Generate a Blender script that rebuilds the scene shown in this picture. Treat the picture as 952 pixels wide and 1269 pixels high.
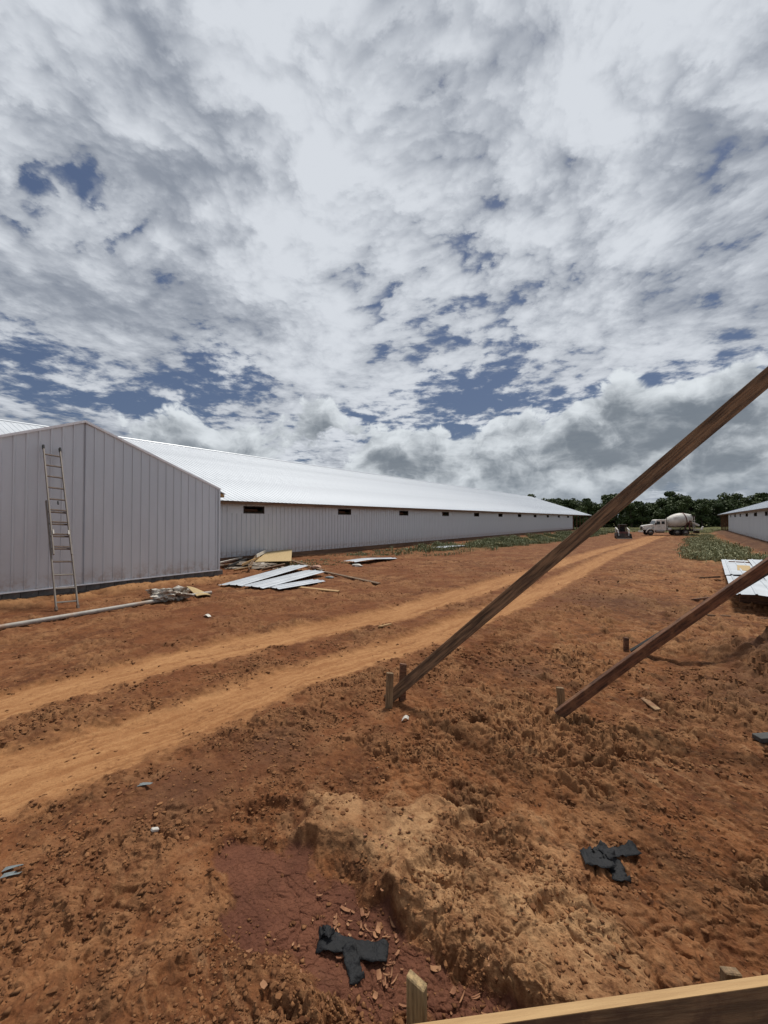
import bpy, bmesh, math, random
import numpy as np
from mathutils import Vector, Matrix

for o in list(bpy.data.objects):
    bpy.data.objects.remove(o)
scene = bpy.context.scene
COL = scene.collection
R = math.radians
random.seed(7)

# ------------------------------------------------------------------ camera
CAM_Z = 2.35
F_PX = 500.0                    # focal length in photo pixels (952 x 1269)
PITCH = R(1.03)
camd = bpy.data.cameras.new('camera')
camd.sensor_fit = 'HORIZONTAL'
camd.sensor_width = 36.0
camd.lens = 36.0 * F_PX / 952.0
camd.clip_start = 0.05
camd.clip_end = 3000
cam = bpy.data.objects.new('camera', camd)
COL.objects.link(cam)
cam.location = (0, 0, CAM_Z)
cam.rotation_euler = (R(90) + PITCH, 0, 0)
scene.camera = cam

# ------------------------------------------------------------------ light
SUN_AZ = math.atan2(0.50, 0.866)      # clockwise from +Y (towards +X)
SUN_EL = R(66)
sund = bpy.data.lights.new('sun', 'SUN')
sund.energy = 3.4
sund.angle = R(12.0)
sund.color = (1.0, 0.95, 0.87)
sun = bpy.data.objects.new('sun', sund)
COL.objects.link(sun)
sdir = Vector((math.sin(SUN_AZ) * math.cos(SUN_EL), math.cos(SUN_AZ) * math.cos(SUN_EL), math.sin(SUN_EL)))
sun.rotation_euler = sdir.to_track_quat('Z', 'Y').to_euler()
sun.location = (0, 0, 60)

scene.view_settings.view_transform = 'Standard'
scene.view_settings.look = 'None'
scene.view_settings.gamma = 1.0
scene.view_settings.exposure = 0.0
scene.view_settings.use_curve_mapping = False
scene.render.engine = 'CYCLES'
scene.cycles.max_bounces = 4
scene.cycles.diffuse_bounces = 2
scene.cycles.glossy_bounces = 2

# ------------------------------------------------------------------ node expression helper
class NX:
    """a socket with arithmetic"""
    def __init__(self, nt, sock): self.nt = nt; self.s = sock
    def _m(self, op, *a, clamp=False):
        n = self.nt.nodes.new('ShaderNodeMath'); n.operation = op; n.use_clamp = clamp
        for i, v in enumerate((self,) + a):
            if isinstance(v, NX): self.nt.links.new(v.s, n.inputs[i])
            else: n.inputs[i].default_value = float(v)
        return NX(self.nt, n.outputs[0])
    def __add__(self, o): return self._m('ADD', o)
    __radd__ = __add__
    def __mul__(self, o): return self._m('MULTIPLY', o)
    __rmul__ = __mul__
    def __sub__(self, o): return self._m('SUBTRACT', o)
    def __rsub__(self, o): return (self * -1.0) + o
    def __truediv__(self, o): return self._m('DIVIDE', o)
    def pow(self, o): return self._m('POWER', o)
    def max(self, o): return self._m('MAXIMUM', o)
    def min(self, o): return self._m('MINIMUM', o)
    def clamp(self): return self._m('ADD', 0.0, clamp=True)
    def smooth(self, a, b, lo=0.0, hi=1.0):
        n = self.nt.nodes.new('ShaderNodeMapRange'); n.interpolation_type = 'SMOOTHSTEP'
        self.nt.links.new(self.s, n.inputs['Value'])
        n.inputs['From Min'].default_value = a; n.inputs['From Max'].default_value = b
        n.inputs['To Min'].default_value = lo; n.inputs['To Max'].default_value = hi
        return NX(self.nt, n.outputs['Result'])

def nx_vec(nt, x, y, z=0.0):
    n = nt.nodes.new('ShaderNodeCombineXYZ')
    for i, v in enumerate((x, y, z)):
        if isinstance(v, NX): nt.links.new(v.s, n.inputs[i])
        else: n.inputs[i].default_value = v
    return NX(nt, n.outputs[0])
def nx_noise(nt, vec, scale, detail=4, rough=0.5, dist=0.0, lac=2.0, dim='3D'):
    n = nt.nodes.new('ShaderNodeTexNoise'); n.noise_dimensions = dim
    if vec is not None: nt.links.new(vec.s, n.inputs['Vector'])
    n.inputs['Scale'].default_value = scale; n.inputs['Detail'].default_value = detail
    n.inputs['Roughness'].default_value = rough; n.inputs['Distortion'].default_value = dist
    n.inputs['Lacunarity'].default_value = lac
    return NX(nt, n.outputs['Fac'])
def nx_voro(nt, vec, scale, detail=0, rough=0.5, feature='F1', smooth=None, rnd=1.0, dim='2D'):
    n = nt.nodes.new('ShaderNodeTexVoronoi'); n.voronoi_dimensions = dim; n.feature = feature; n.normalize = True
    nt.links.new(vec.s, n.inputs['Vector'])
    n.inputs['Scale'].default_value = scale
    if 'Detail' in n.inputs: n.inputs['Detail'].default_value = detail; n.inputs['Roughness'].default_value = rough
    if smooth is not None and 'Smoothness' in n.inputs: n.inputs['Smoothness'].default_value = smooth
    n.inputs['Randomness'].default_value = rnd
    return NX(nt, n.outputs['Distance'])
def nx_mix(nt, fac, a, b):
    n = nt.nodes.new('ShaderNodeMix'); n.data_type = 'RGBA'; n.clamp_factor = True
    for v, i in ((fac, 0), (a, 6), (b, 7)):
        if isinstance(v, NX): nt.links.new(v.s, n.inputs[i])
        elif i == 0: n.inputs[0].default_value = v
        else: n.inputs[i].default_value = (*v[:3], 1)
    return NX(nt, n.outputs[2])

# ------------------------------------------------------------------ sky
def px_dir(px, py):
    """photo pixel -> unit direction in the world"""
    x = (px - 476.0) / F_PX; y = -(py - 634.5) / F_PX
    v = Vector((x, math.cos(PITCH) - y * math.sin(PITCH), math.sin(PITCH) + y * math.cos(PITCH)))
    return v.normalized()

world = bpy.data.worlds.new('World')
scene.world = world
world.use_nodes = True
wt = world.node_tree
wt.nodes.clear()
world.cycles.sampling_method = 'NONE'
def build_sky():
    nt = wt
    out = nt.nodes.new('ShaderNodeOutputWorld')
    bg = nt.nodes.new('ShaderNodeBackground')
    nt.links.new(bg.outputs[0], out.inputs[0])
    sky = nt.nodes.new('ShaderNodeTexSky'); sky.sky_type = 'NISHITA'; sky.sun_disc = False
    sky.sun_elevation = SUN_EL; sky.sun_rotation = SUN_AZ
    sky.air_density = 1.0; sky.dust_density = 1.2; sky.ozone_density = 1.5
    STR = 0.1
    bg.inputs['Strength'].default_value = STR
    K = 1.0 / STR                            # cloud colours are radiances, the sky node is scaled by STR
    tc = nt.nodes.new('ShaderNodeTexCoord')
    D = NX(nt, tc.outputs['Generated'])
    sp = nt.nodes.new('ShaderNodeSeparateXYZ'); nt.links.new(D.s, sp.inputs[0])
    x, y, z = (NX(nt, sp.outputs[i]) for i in range(3))
    zc = z.max(0.0)
    def gauss(px, py, sig, amp):
        d0 = px_dir(px, py)
        n = nt.nodes.new('ShaderNodeVectorMath'); n.operation = 'DISTANCE'
        nt.links.new(D.s, n.inputs[0]); n.inputs[1].default_value = d0
        d = NX(nt, n.outputs['Value'])
        return (d * d * (-1.0 / (2 * sig * sig)))._m('EXPONENT') * amp
    # --- high broken layer, laid out on a flat sheet overhead
    def N2(v, *k): return nx_noise(nt, v, *k, dim='2D')
    h = zc + 0.10
    px_, py_ = x / h, y / h
    P = nx_vec(nt, px_, py_, 0.0)
    wv = N2(P, 1.3, 2, 0.5)
    P2 = nx_vec(nt, px_ + wv * 0.16, py_ - wv * 0.12, 0.0)
    big = N2(P2, 0.55, 2, 0.5)
    mid = N2(P2, 2.7, 7, 0.58, 0.0)
    fine = N2(P2, 9.0, 5, 0.62, 0.0)
    cell = nx_voro(nt, nx_vec(nt, px_ + wv * 0.3 + fine * 0.10, py_ - wv * 0.25 - fine * 0.10, 0.0), 5.0, 3.0, 0.62, 'F1')
    near_mid = zc.smooth(0.20, 0.62)         # small cells show overhead, streaks lower down
    dens = big * 0.46 + mid * 0.46 + (cell * -1.0 + 0.30) * 0.66 * near_mid + (fine - 0.5) * 0.30
    adj = (gauss(490, 190, .06, -.06) + gauss(230, -10, .13, -.06) + gauss(400, 20, .09, -.04) + gauss(560, 90, .22, .06) + gauss(760, 10, .10, -.03) + gauss(640, 60, .12, .05)
           + gauss(50, 232, .07, -.11) + gauss(120, 258, .06, -.10) + gauss(190, 300, .07, -.07) + gauss(265, 455, .07, -.12)
           + gauss(890, 400, .10, -.13) + gauss(760, 425, .07, -.06) + gauss(530, 385, .06, .02)
           + gauss(30, 430, .08, -.09) + gauss(640, 20, .10, -.03) + gauss(420, 320, .06, -.02)
           + gauss(150, 120, .22, .14) + gauss(300, 230, .20, .06) + gauss(850, 270, .20, .12)
           + gauss(560, 290, .25, .015) + gauss(560, 80, .30, .03))
    dens = dens + adj
    cover = dens.smooth(0.355, 0.465)
    tone = (mid * 0.65 + fine * 0.35 + (cell * -1.0 + 0.3) * 0.80 * near_mid + N2(P2, 0.9, 3, 0.5) * 0.35
            + gauss(560, 260, .32, .10) + gauss(120, 60, .25, -.06) + gauss(480, 130, .40, .06) + gauss(880, 265, .14, -.10)
            + gauss(100, 440, .22, -.05)).smooth(0.46, 0.90)
    colA = nx_mix(nt, tone, (0.27 * K, 0.30 * K, 0.355 * K), (0.70 * K, 0.735 * K, 0.785 * K))
    blue = nx_mix(nt, 0.78, NX(nt, sky.outputs[0]), (0.070 * K, 0.100 * K, 0.185 * K))
    c = nx_mix(nt, cover * 0.95, blue, colA)
    # --- cumulus standing low over the horizon (azimuth / elevation)
    az = x._m('ARCTAN2', y)
    el = z._m('ARCSINE')
    def field(daz, dele):
        a = az + daz; e = (el + dele) * 1.35
        V = nx_vec(nt, a + 3.7, e, 0.0)
        w1 = N2(V, 7.0, 3, 0.55)
        w2 = N2(nx_vec(nt, a + 7.3, e + 2.0, 0.0), 7.0, 3, 0.55)
        Vw = nx_vec(nt, a + (w1 - 0.5) * 0.09, e + (w2 - 0.5) * 0.09, 0.0)
        lump = nx_voro(nt, Vw, 5.2, 5.0, 0.58, 'F1')
        big2 = N2(V, 3.2, 2, 0.5)
        fine2 = N2(Vw, 16.0, 6, 0.62)
        return (lump * -1.5 + 0.42) + (big2 - 0.5) * 0.8 + (fine2 - 0.5) * 0.35
    def placed(px, py, sx, sy, amp):
        d0 = px_dir(px, py); a0 = math.atan2(d0.x, d0.y); e0 = math.asin(d0.z)
        u = (az - a0) * (1.0 / sx); v = (el - e0) * (1.0 / sy)
        return ((u * u + v * v) * -0.5)._m('EXPONENT') * amp
    f0 = field(0.0, 0.0)
    f1 = field(0.012, 0.034)
    bias = (el.smooth(0.10, 0.36, 0.22, -0.45)
            + placed(790, 490, .15, .085, .55) + placed(400, 500, .11, .065, .40) + placed(620, 520, .07, .05, .20)
            + placed(500, 545, .22, .05, .15) + placed(140, 465, .07, .025, .22) + placed(290, 470, .06, .05, -.15)
            + placed(950, 480, .06, .06, .25) + placed(870, 405, .14, .030, -.30))
    dB = f0 + bias
    coverB = dB.smooth(0.0, 0.13)
    lit = ((f0 - f1) * 1.3 + 0.58 - (dB * 0.75).min(0.42)
           + placed(770, 450, .15, .035, .42) + placed(800, 520, .13, .035, -.22) + placed(430, 525, .12, .03, -.10)
           + placed(420, 468, .10, .03, .22) + placed(550, 510, .25, .03, .10))
    mott = N2(nx_vec(nt, az, el * 2.6, 0.0), 9.0, 5, 0.6)
    lit = (lit + (mott - 0.5) * 0.40).smooth(0.0, 0.85)
    colB = nx_mix(nt, lit, (0.185 * K, 0.215 * K, 0.250 * K), (0.74 * K, 0.785 * K, 0.82 * K))
    c = nx_mix(nt, coverB * 0.96, c, colB)
    # haze right at the horizon
    hz = el.smooth(0.0, 0.13, 0.55, 0.0)
    c = nx_mix(nt, hz, c, (0.31 * K, 0.36 * K, 0.415 * K))
    nt.links.new(c.s, bg.inputs['Color'])
build_sky()

# ------------------------------------------------------------------ materials
MATS = {}
def mat(name, col, rough=0.8, metal=0.0, var=0.15, scale=6.0, bump=0.0, bscale=None, col2=None, stretch=None, spec=0.5,
        det=5, dirt=None, dirt_scale=2.0, dirt_lo=0.5, dirt_hi=0.75, splash=False, knots=False):
    if name in MATS: return MATS[name]
    m = bpy.data.materials.new(name); m.use_nodes = True
    nt = m.node_tree; b = nt.nodes['Principled BSDF']
    tc = nt.nodes.new('ShaderNodeTexCoord'); vec = NX(nt, tc.outputs['Object'])
    if stretch:
        mp = nt.nodes.new('ShaderNodeMapping'); mp.inputs['Scale'].default_value = stretch
        nt.links.new(vec.s, mp.inputs['Vector']); vec = NX(nt, mp.outputs[0])
    n = nx_noise(nt, vec, scale, det, 0.6)
    c2 = col2 or tuple(max(0.0, v * (1 - var * 1.6)) for v in col)
    c1 = col if col2 else tuple(min(1.0, v * (1 + var)) for v in col)
    c = nx_mix(nt, n.smooth(0.3, 0.7), c2, c1)
    if dirt:
        raw = NX(nt, tc.outputs['Object'])
        d = nx_noise(nt, raw, dirt_scale, 6, 0.65).smooth(dirt_lo, dirt_hi)
        c = nx_mix(nt, d * 0.85, c, dirt)
    if splash:                      # red mud splashed up from the ground
        raw = NX(nt, tc.outputs['Object'])
        sp = nt.nodes.new('ShaderNodeSeparateXYZ'); nt.links.new(raw.s, sp.inputs[0])
        up = NX(nt, sp.outputs[2]).smooth(0.95, 0.2)
        c = nx_mix(nt, up * nx_noise(nt, raw, 5.0, 6, 0.7).smooth(.38, .70) * .6, c, (0.30, 0.16, 0.085))
    if knots:
        kv = nx_voro(nt, vec, 0.55, 0, .5, 'F1', dim='3D')
        c = nx_mix(nt, kv.smooth(.16, .05) * .8, c, (0.045, 0.022, 0.012))
    nt.links.new(c.s, b.inputs['Base Color'])
    b.inputs['Metallic'].default_value = metal
    b.inputs['Specular IOR Level'].default_value = spec
    rr = n * 0.2 + (rough - 0.1)
    nt.links.new(rr.clamp().s, b.inputs['Roughness'])
    if bump:
        bn = nt.nodes.new('ShaderNodeBump'); bn.inputs['Strength'].default_value = bump
        bn.inputs['Distance'].default_value = 0.02
        nb = nx_noise(nt, vec, bscale or scale * 3, 6, 0.6)
        nt.links.new(nb.s, bn.inputs['Height']); nt.links.new(bn.outputs[0], b.inputs['Normal'])
    MATS[name] = m
    return m

WALLM = mat('galvanised_wall_sheet', (0.62, 0.65, 0.685), 0.40, 0.3, 0.05, 1.4, stretch=(1, 1, .25), col2=(0.56, 0.59, 0.625), splash=True)
ROOFM = mat('white_roof_sheet', (0.66, 0.69, 0.72), 0.40, 0.25, 0.03, 0.6)
TRIMM = mat('white_trim', (0.84, 0.86, 0.88), 0.45, 0.1, 0.05)
BLOCKM = mat('concrete_block', (0.13, 0.125, 0.12), 0.9, 0, 0.25, 5, 0.4, dirt=(0.24, 0.11, 0.05), dirt_scale=3)
OLDWOOD = mat('weathered_brown_wood', (0.20, 0.12, 0.065), 0.8, 0, 0.45, 5, 0.6, stretch=(0.6, 9, 9), dirt=(0.09, 0.05, 0.03), dirt_scale=3.5, knots=True)
DARKWOOD = mat('dark_reddish_wood', (0.155, 0.068, 0.035), 0.8, 0, 0.45, 5, 0.6, stretch=(0.6, 8, 8), dirt=(0.24, 0.115, 0.055), dirt_scale=7, dirt_lo=.46, dirt_hi=.66, knots=True)
GREYWOOD = mat('dark_grey_wood', (0.055, 0.055, 0.052), 0.8, 0, 0.3, 5, 0.3, stretch=(0.6, 8, 8))  # very dark grey base colour with grain
NEWWOOD = mat('fresh_pine', (0.46, 0.29, 0.13), 0.75, 0, 0.2, 4, 0.3, stretch=(0.5, 9, 9), col2=(0.36, 0.21, 0.085))
STAKEW = mat('stake_pine', (0.25, 0.165, 0.085), 0.8, 0, 0.3, 5, 0.4, stretch=(8, 8, 0.6), dirt=(0.16, 0.075, 0.035), dirt_scale=9, dirt_lo=.45)
FORMW = mat('muddy_form_board', (0.20, 0.12, 0.06), 0.85, 0, 0.3, 4, 0.5, stretch=(0.6, 6, 6), dirt=(0.09, 0.045, 0.025), dirt_scale=4, dirt_lo=.42, dirt_hi=.6)
OSBM = mat('osb_sheet', (0.50, 0.37, 0.19), 0.85, 0, 0.25, 26, 0.2, det=3, col2=(0.36, 0.25, 0.11))
SKIRTM = mat('brown_skirt_board', (0.17, 0.095, 0.055), 0.85, 0, 0.3, 3, 0.2, stretch=(0.3, 3, 5))
ALUM = mat('worn_aluminium', (0.235, 0.205, 0.175), 0.6, 0.2, 0.2, 5, col2=(0.17, 0.145, 0.12))
RUNGM = mat('brown_rung', (0.125, 0.085, 0.062), 0.65, 0.2, 0.25, 6)
BLACKPL = mat('black_cloth', (0.0085, 0.009, 0.0105), 0.7, 0, 0.3, 14, 0.5, spec=.35, dirt=(.09, .05, .03), dirt_scale=14, dirt_lo=.62, dirt_hi=.8)
SHEETM = mat('loose_metal_sheet', (0.52, 0.55, 0.58), 0.45, 0.25, 0.06, 1.2, dirt=(0.42, 0.31, 0.22), dirt_scale=2.2, dirt_lo=.60, dirt_hi=.85)
PIPEM = mat('grey_pipe', (0.36, 0.33, 0.29), 0.6, 0, 0.15, 3, dirt=(0.33, 0.18, 0.09), dirt_scale=2)
DARKIN = mat('dark_opening_lining', (0.04, 0.03, 0.028), 0.9)
TRUCKW = mat('dusty_white_paint', (0.66, 0.63, 0.58), 0.45, 0, 0.10, 1.2, dirt=(0.42, 0.31, 0.22), dirt_scale=1.3)
DRUMM = mat('dusty_grey_drum', (0.60, 0.57, 0.51), 0.55, 0, 0.12, 1.0, dirt=(0.38, 0.31, 0.25), dirt_scale=1.2)
TYREM = mat('dusty_tyre', (0.035, 0.03, 0.028), 0.9, 0, 0.3, 5)
RIMM = mat('dull_rim', (0.30, 0.27, 0.24), 0.5, 0.5, 0.1)
DARKMET = mat('dark_machine_metal', (0.06, 0.05, 0.045), 0.6, 0.3, 0.3, 3, dirt=(0.20, 0.11, 0.06), dirt_scale=2)
GLASSD = mat('dark_cab_glass', (0.02, 0.023, 0.025), 0.12, 0, 0.1, 1)
REDM = mat('faded_red_paint', (0.14, 0.045, 0.035), 0.55, 0, 0.2, 3)
BAGM = mat('pale_crumpled_plastic', (0.55, 0.51, 0.44), 0.7, 0, 0.2, 9, 0.3, dirt=(0.16, 0.10, 0.06), dirt_scale=5, dirt_lo=.48, dirt_hi=.6)
PALEM = mat('pale_scrap', (0.56, 0.53, 0.47), 0.8, 0, 0.15, 8)
BARKM = mat('bark', (0.075, 0.055, 0.04), 0.9, 0, 0.3, 6)
BLUEGREY = mat('blue_grey_plastic', (0.17, 0.195, 0.195), 0.6, 0, 0.2, 20)
GREENM = mat('dull_green_paint', (0.03, 0.10, 0.07), 0.6, 0, 0.2, 5)

def leafmat(name, a, b, scale=0.35):
    m = bpy.data.materials.new(name); m.use_nodes = True
    nt = m.node_tree; bs = nt.nodes['Principled BSDF']
    g = nt.nodes.new('ShaderNodeNewGeometry')
    oi = nt.nodes.new('ShaderNodeObjectInfo')
    n = nx_noise(nt, NX(nt, g.outputs['Position']), scale, 3, 0.6)
    rnd = NX(nt, g.outputs['Random Per Island'])
    f = (n * 0.8 + rnd * 0.45 + NX(nt, oi.outputs['Random']) * 0.5 - 0.38).clamp()
    c = nx_mix(nt, f, a, b)
    nt.links.new(c.s, bs.inputs['Base Color'])
    bs.inputs['Roughness'].default_value = 0.65
    bs.inputs['Specular IOR Level'].default_value = 0.25
    return m
LEAFM = leafmat('tree_leaves', (0.026, 0.046, 0.016), (0.088, 0.115, 0.036))
WEEDM = leafmat('weed_leaves', (0.085, 0.108, 0.046), (0.30, 0.285, 0.150), 0.8)

# ------------------------------------------------------------------ pixel -> world
def G(px, py, z=0.0):
    d = px_dir(px, py)
    t = (z - CAM_Z) / d.z
    return Vector((d.x * t, d.y * t, z))
ND = Vector((0.6, 0.8, 0)); NN = Vector((-0.8, 0.6, 0))     # along the sheds / away from the camera to the left
def SD(s, D, z=0.0): return ND * s + NN * D + Vector((0, 0, z))
def hitD(px, py, D):
    d = px_dir(px, py)
    t = D / d.dot(NN)
    return d * t + Vector((0, 0, CAM_Z))
def at_depth(px, py, Y):
    d = px_dir(px, py); t = Y / d.y
    return d * t + Vector((0, 0, CAM_Z))

# ------------------------------------------------------------------ numpy noise
rng = np.random.default_rng(11)
PERM = rng.permutation(256).astype(np.int64); PERM = np.concatenate([PERM, PERM, PERM])
GA = rng.random(256) * 2 * np.pi; GC, GS = np.cos(GA), np.sin(GA)
RND = rng.random((3, 256))
def hash2(i, j, seed): return PERM[(PERM[(PERM[i & 255] + j) & 255] + seed) & 255]
def perlin(x, y, seed=0):
    xi = np.floor(x).astype(np.int64); yi = np.floor(y).astype(np.int64)
    xf = x - xi; yf = y - yi
    u = xf * xf * xf * (xf * (xf * 6 - 15) + 10); v = yf * yf * yf * (yf * (yf * 6 - 15) + 10)
    def g(i, j, a, b):
        h = hash2(i, j, seed); return GC[h] * a + GS[h] * b
    n00 = g(xi, yi, xf, yf); n10 = g(xi + 1, yi, xf - 1, yf)
    n01 = g(xi, yi + 1, xf, yf - 1); n11 = g(xi + 1, yi + 1, xf - 1, yf - 1)
    a = n00 + u * (n10 - n00); b = n01 + u * (n11 - n01)
    return (a + v * (b - a)) * 1.5
def fbm(x, y, octs, seed=0, gain=0.5):
    t = 0; a = 1.0
    for k in range(octs):
        t = t + a * perlin(x, y, seed + k * 17); x = x * 2.03 + 11.3; y = y * 2.03 - 7.1; a *= gain
    return t
def worley(x, y, seed=0):
    xi = np.floor(x).astype(np.int64); yi = np.floor(y).astype(np.int64)
    f1 = np.full(x.shape, 9.0); f2 = np.full(x.shape, 9.0); rr = np.zeros(x.shape)
    for di in (-1, 0, 1):
        for dj in (-1, 0, 1):
            h = hash2(xi + di, yi + dj, seed)
            dx = xi + di + RND[0][h] - x; dy = yi + dj + RND[1][h] - y
            d = np.sqrt(dx * dx + dy * dy)
            m = d < f1
            f2 = np.where(m, f1, np.minimum(f2, d)); rr = np.where(m, RND[2][h], rr); f1 = np.where(m, d, f1)
    return f1, f2, rr
def sstep(a, b, x):
    t = np.clip((x - a) / (b - a), 0, 1); return t * t * (3 - 2 * t)
def polydist(x, y, pts):
    """distance to a polyline with (x, y, halfwidth) points -> distance, halfwidth, along, side offset"""
    best = np.full(x.shape, 1e9); hw = np.ones(x.shape); al = np.zeros(x.shape); side = np.zeros(x.shape); acc = 0.0
    for (x0, y0, w0), (x1, y1, w1) in zip(pts[:-1], pts[1:]):
        dx, dy = x1 - x0, y1 - y0; L2 = dx * dx + dy * dy; L = math.sqrt(L2)
        t = np.clip(((x - x0) * dx + (y - y0) * dy) / L2, 0, 1)
        px, py = x0 + t * dx - x, y0 + t * dy - y
        d = np.sqrt(px * px + py * py); m = d < best
        best = np.where(m, d, best); hw = np.where(m, w0 + t * (w1 - w0), hw); al = np.where(m, acc + t * L, al)
        side = np.where(m, (px * dy - py * dx) / L, side); acc += L
    return best, hw, al, side
def gp(pts): return [(G(a, b).x, G(a, b).y, w) for a, b, w in pts]

TR_LOW = gp([(0, 970, .62), (105, 936, .60), (210, 901, .55), (368, 836, .46), (500, 799, .44), (588, 766, .46), (659, 737, .45), (718, 708, .45), (760, 685, .5), (783, 674, .55), (806, 664, .6), (822, 660.5, .6)])
TR_UP = gp([(0, 875, .50), (105, 848, .50), (210, 821, .48), (368, 784, .50), (500, 758, .55), (588, 731, .55), (653, 712, .5), (718, 690, .5), (760, 675, .5), (783, 667.5, .55), (800, 662.5, .6), (812, 660.3, .6)])
def ext(pts):
    (x0, y0, w0), (x1, y1, _) = pts[0], pts[1]
    L = math.hypot(x1 - x0, y1 - y0)
    return [(x0 - (x1 - x0) / L * 9, y0 - (y1 - y0) / L * 9, w0)] + pts
TR_LOW, TR_UP = ext(TR_LOW), ext(TR_UP)
MUD = gp([(305, 1062, .20), (345, 1095, .33), (395, 1140, .36), (480, 1200, .25), (560, 1240, .2), (640, 1300, .2)])
HUMP = gp([(410, 1020, .25), (490, 1050, .46), (570, 1075, .58), (650, 1120, .58), (710, 1190, .44), (770, 1260, .3)])
TREAD = gp([(560, 822, .34), (605, 803, .36), (640, 780, .36), (665, 758, .3)])
PRINTS = [(G(585, 1028), .16, .06, .6), (G(540, 1092), .22, .06, .2), (G(325, 1008), .17, .05, .25), (G(690, 1150), .15, .04, .4), (G(640, 1050), .12, .04, 1.0)]
DARKH = [(G(950, 870), 1.1), (G(225, 990), .55), (G(345, 930), .5), (G(660, 830), .5), (G(760, 745), 2.2), (G(930, 800), .6)]

def ground(x, y, detail=True):
    x = np.asarray(x, float); y = np.asarray(y, float)
    D = -0.8 * x + 0.6 * y; s = 0.6 * x + 0.8 * y
    r = np.hypot(x, y)
    cor = (1 - sstep(14.5, 18.5, D)) * (1 - sstep(3.6, 5.6, -D))
    far = sstep(100, 118, s)
    z = -0.50 * sstep(24, 64, s) * np.maximum(cor, far)
    # banks up to the pads of the sheds
    z = z - 0.02 * sstep(17.0, 19.6, D) + 0.20 * sstep(3.7, 5.8, -D) * sstep(26, 34, s)
    und = fbm(x * .22, y * .22, 3, 3)
    z = z + 0.05 * und * (1 - sstep(20, 60, r) * .5) + .25 * fbm(x * .02 + 5, y * .02, 2, 9) * sstep(120, 220, r)
    # wheel tracks
    wob = fbm(x * 1.7, y * 1.7, 3, 21)
    wm0 = fbm(x * 4.1, y * 4.1, 3, 25)
    d1, h1, a1, s1 = polydist(x, y, TR_LOW); d2, h2, a2, s2 = polydist(x, y, TR_UP)
    q1 = d1 / h1 + wob * .16; q2 = d2 / h2 + wob * .16
    t1 = 1 - sstep(.62, 1.42, q1 + .22 * wm0); t2 = 1 - sstep(.62, 1.42, q2 + .22 * wm0)
    track = np.maximum(t1, t2)
    z = z - 0.045 * track + 0.02 * ((1 - sstep(.9, 1.7, np.minimum(q1, q2))) - track).clip(0, 1)
    # between the tracks and a broad worn corridor
    worn = 1 - sstep(2.0, 3.6, np.minimum(d1, d2) + wob * .4)
    rough = 1 - .93 * track
    # basin of dried mud and the pale hump beside it
    wm = fbm(x * 3.1, y * 3.1, 4, 31)
    dm, hm, am, sm = polydist(x, y, MUD); mud = 1 - sstep(.75, 1.12, dm / hm + wm * .45 + wob * .2)
    dh, hh, ah, sh = polydist(x, y, HUMP); hump = 1 - sstep(.35, 1.40, dh / hh + wm * .70 + wob * .45)
    hump = hump * (1 - mud)
    mudlow = 1 - sstep(.8, 1.25, dm / hm + wm * .25)
    terr = np.round(hump * 3 + wm * .5) / 3
    z = z + 0.055 * hump + .040 * sstep(0, 1, np.clip(terr, 0, 1)) * hump - 0.060 * mudlow
    rough = rough * (1 - .72 * mud) * (1 - .65 * hump)
    dark = np.zeros_like(x)
    for c, rad in DARKH:
        dark = np.maximum(dark, np.exp(-((x - c.x) ** 2 + (y - c.y) ** 2) / (2 * (rad * .6) ** 2)))
    heap = np.exp(-(((x - 6.15) / .50) ** 2 + ((y - 5.95) / .65) ** 2) / 2)
    z = z + .62 * heap * (1 + .35 * wm)
    for c, lx, dep, ang in PRINTS:
        u = (x - c.x) * math.cos(ang) + (y - c.y) * math.sin(ang); v = -(x - c.x) * math.sin(ang) + (y - c.y) * math.cos(ang)
        q = np.sqrt((u / lx) ** 2 + (v / (lx * .5)) ** 2) + wm * .45
        z = z - dep * (1 - sstep(.7, 1.1, q)) + .02 * np.exp(-((q - 1.25) / .25) ** 2)
    nearw = 1 - sstep(22, 45, r)
    mound = np.exp(-((D - 14.9 + .5 * wob) / .55) ** 2) * (1 - sstep(8.5, 10.5, s)) * sstep(-.6, .5, wob + und + .3)
    z = z + .13 * mound
    reg = sstep(-.30, .40, fbm(x * .75 + 3, y * .75, 4, 41, .6))            # where the soil is torn up
    right = sstep(-.4, 1.6, D * -1 + 3.2 + wob * .5)                # braces' side of the road
    calm = np.exp(-(((x + 2.2) / 1.5) ** 2 + ((y - 2.1) / 1.0) ** 2))
    amp = rough * (.40 + .75 * reg) * (.55 + .50 * right) * (1 - .35 * calm) 
    # torn clay: ridged, dragged sideways
    ca, sa = math.cos(-.95), math.sin(-.95)
    u = x * ca + y * sa; v = -x * sa + y * ca
    wu = u + .25 * wob; wv = v + .12 * wm
    rid = 1 - np.abs(fbm(wu * 1.3, wv * 3.2, 4, 51)) * 1.5
    rid2 = 1 - np.abs(fbm(wu * 4.3, wv * 8.0, 3, 57)) * 1.6
    z = z + amp * (.060 * (rid - .6) + .024 * (rid2 - .6) * nearw)
    z = z + rough * .030 * fbm(x * 1.1, y * 1.1, 3, 61) * nearw
    # broken plates and clods: random level per piece, crevices between them
    n10 = 1 - sstep(10, 18, r)
    wx = .22 * wm + .05 * perlin(x * 11, y * 11, 66); wy = .22 * wob + .05 * perlin(x * 11 + 40, y * 11, 67)
    tone = np.zeros_like(x)
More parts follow.
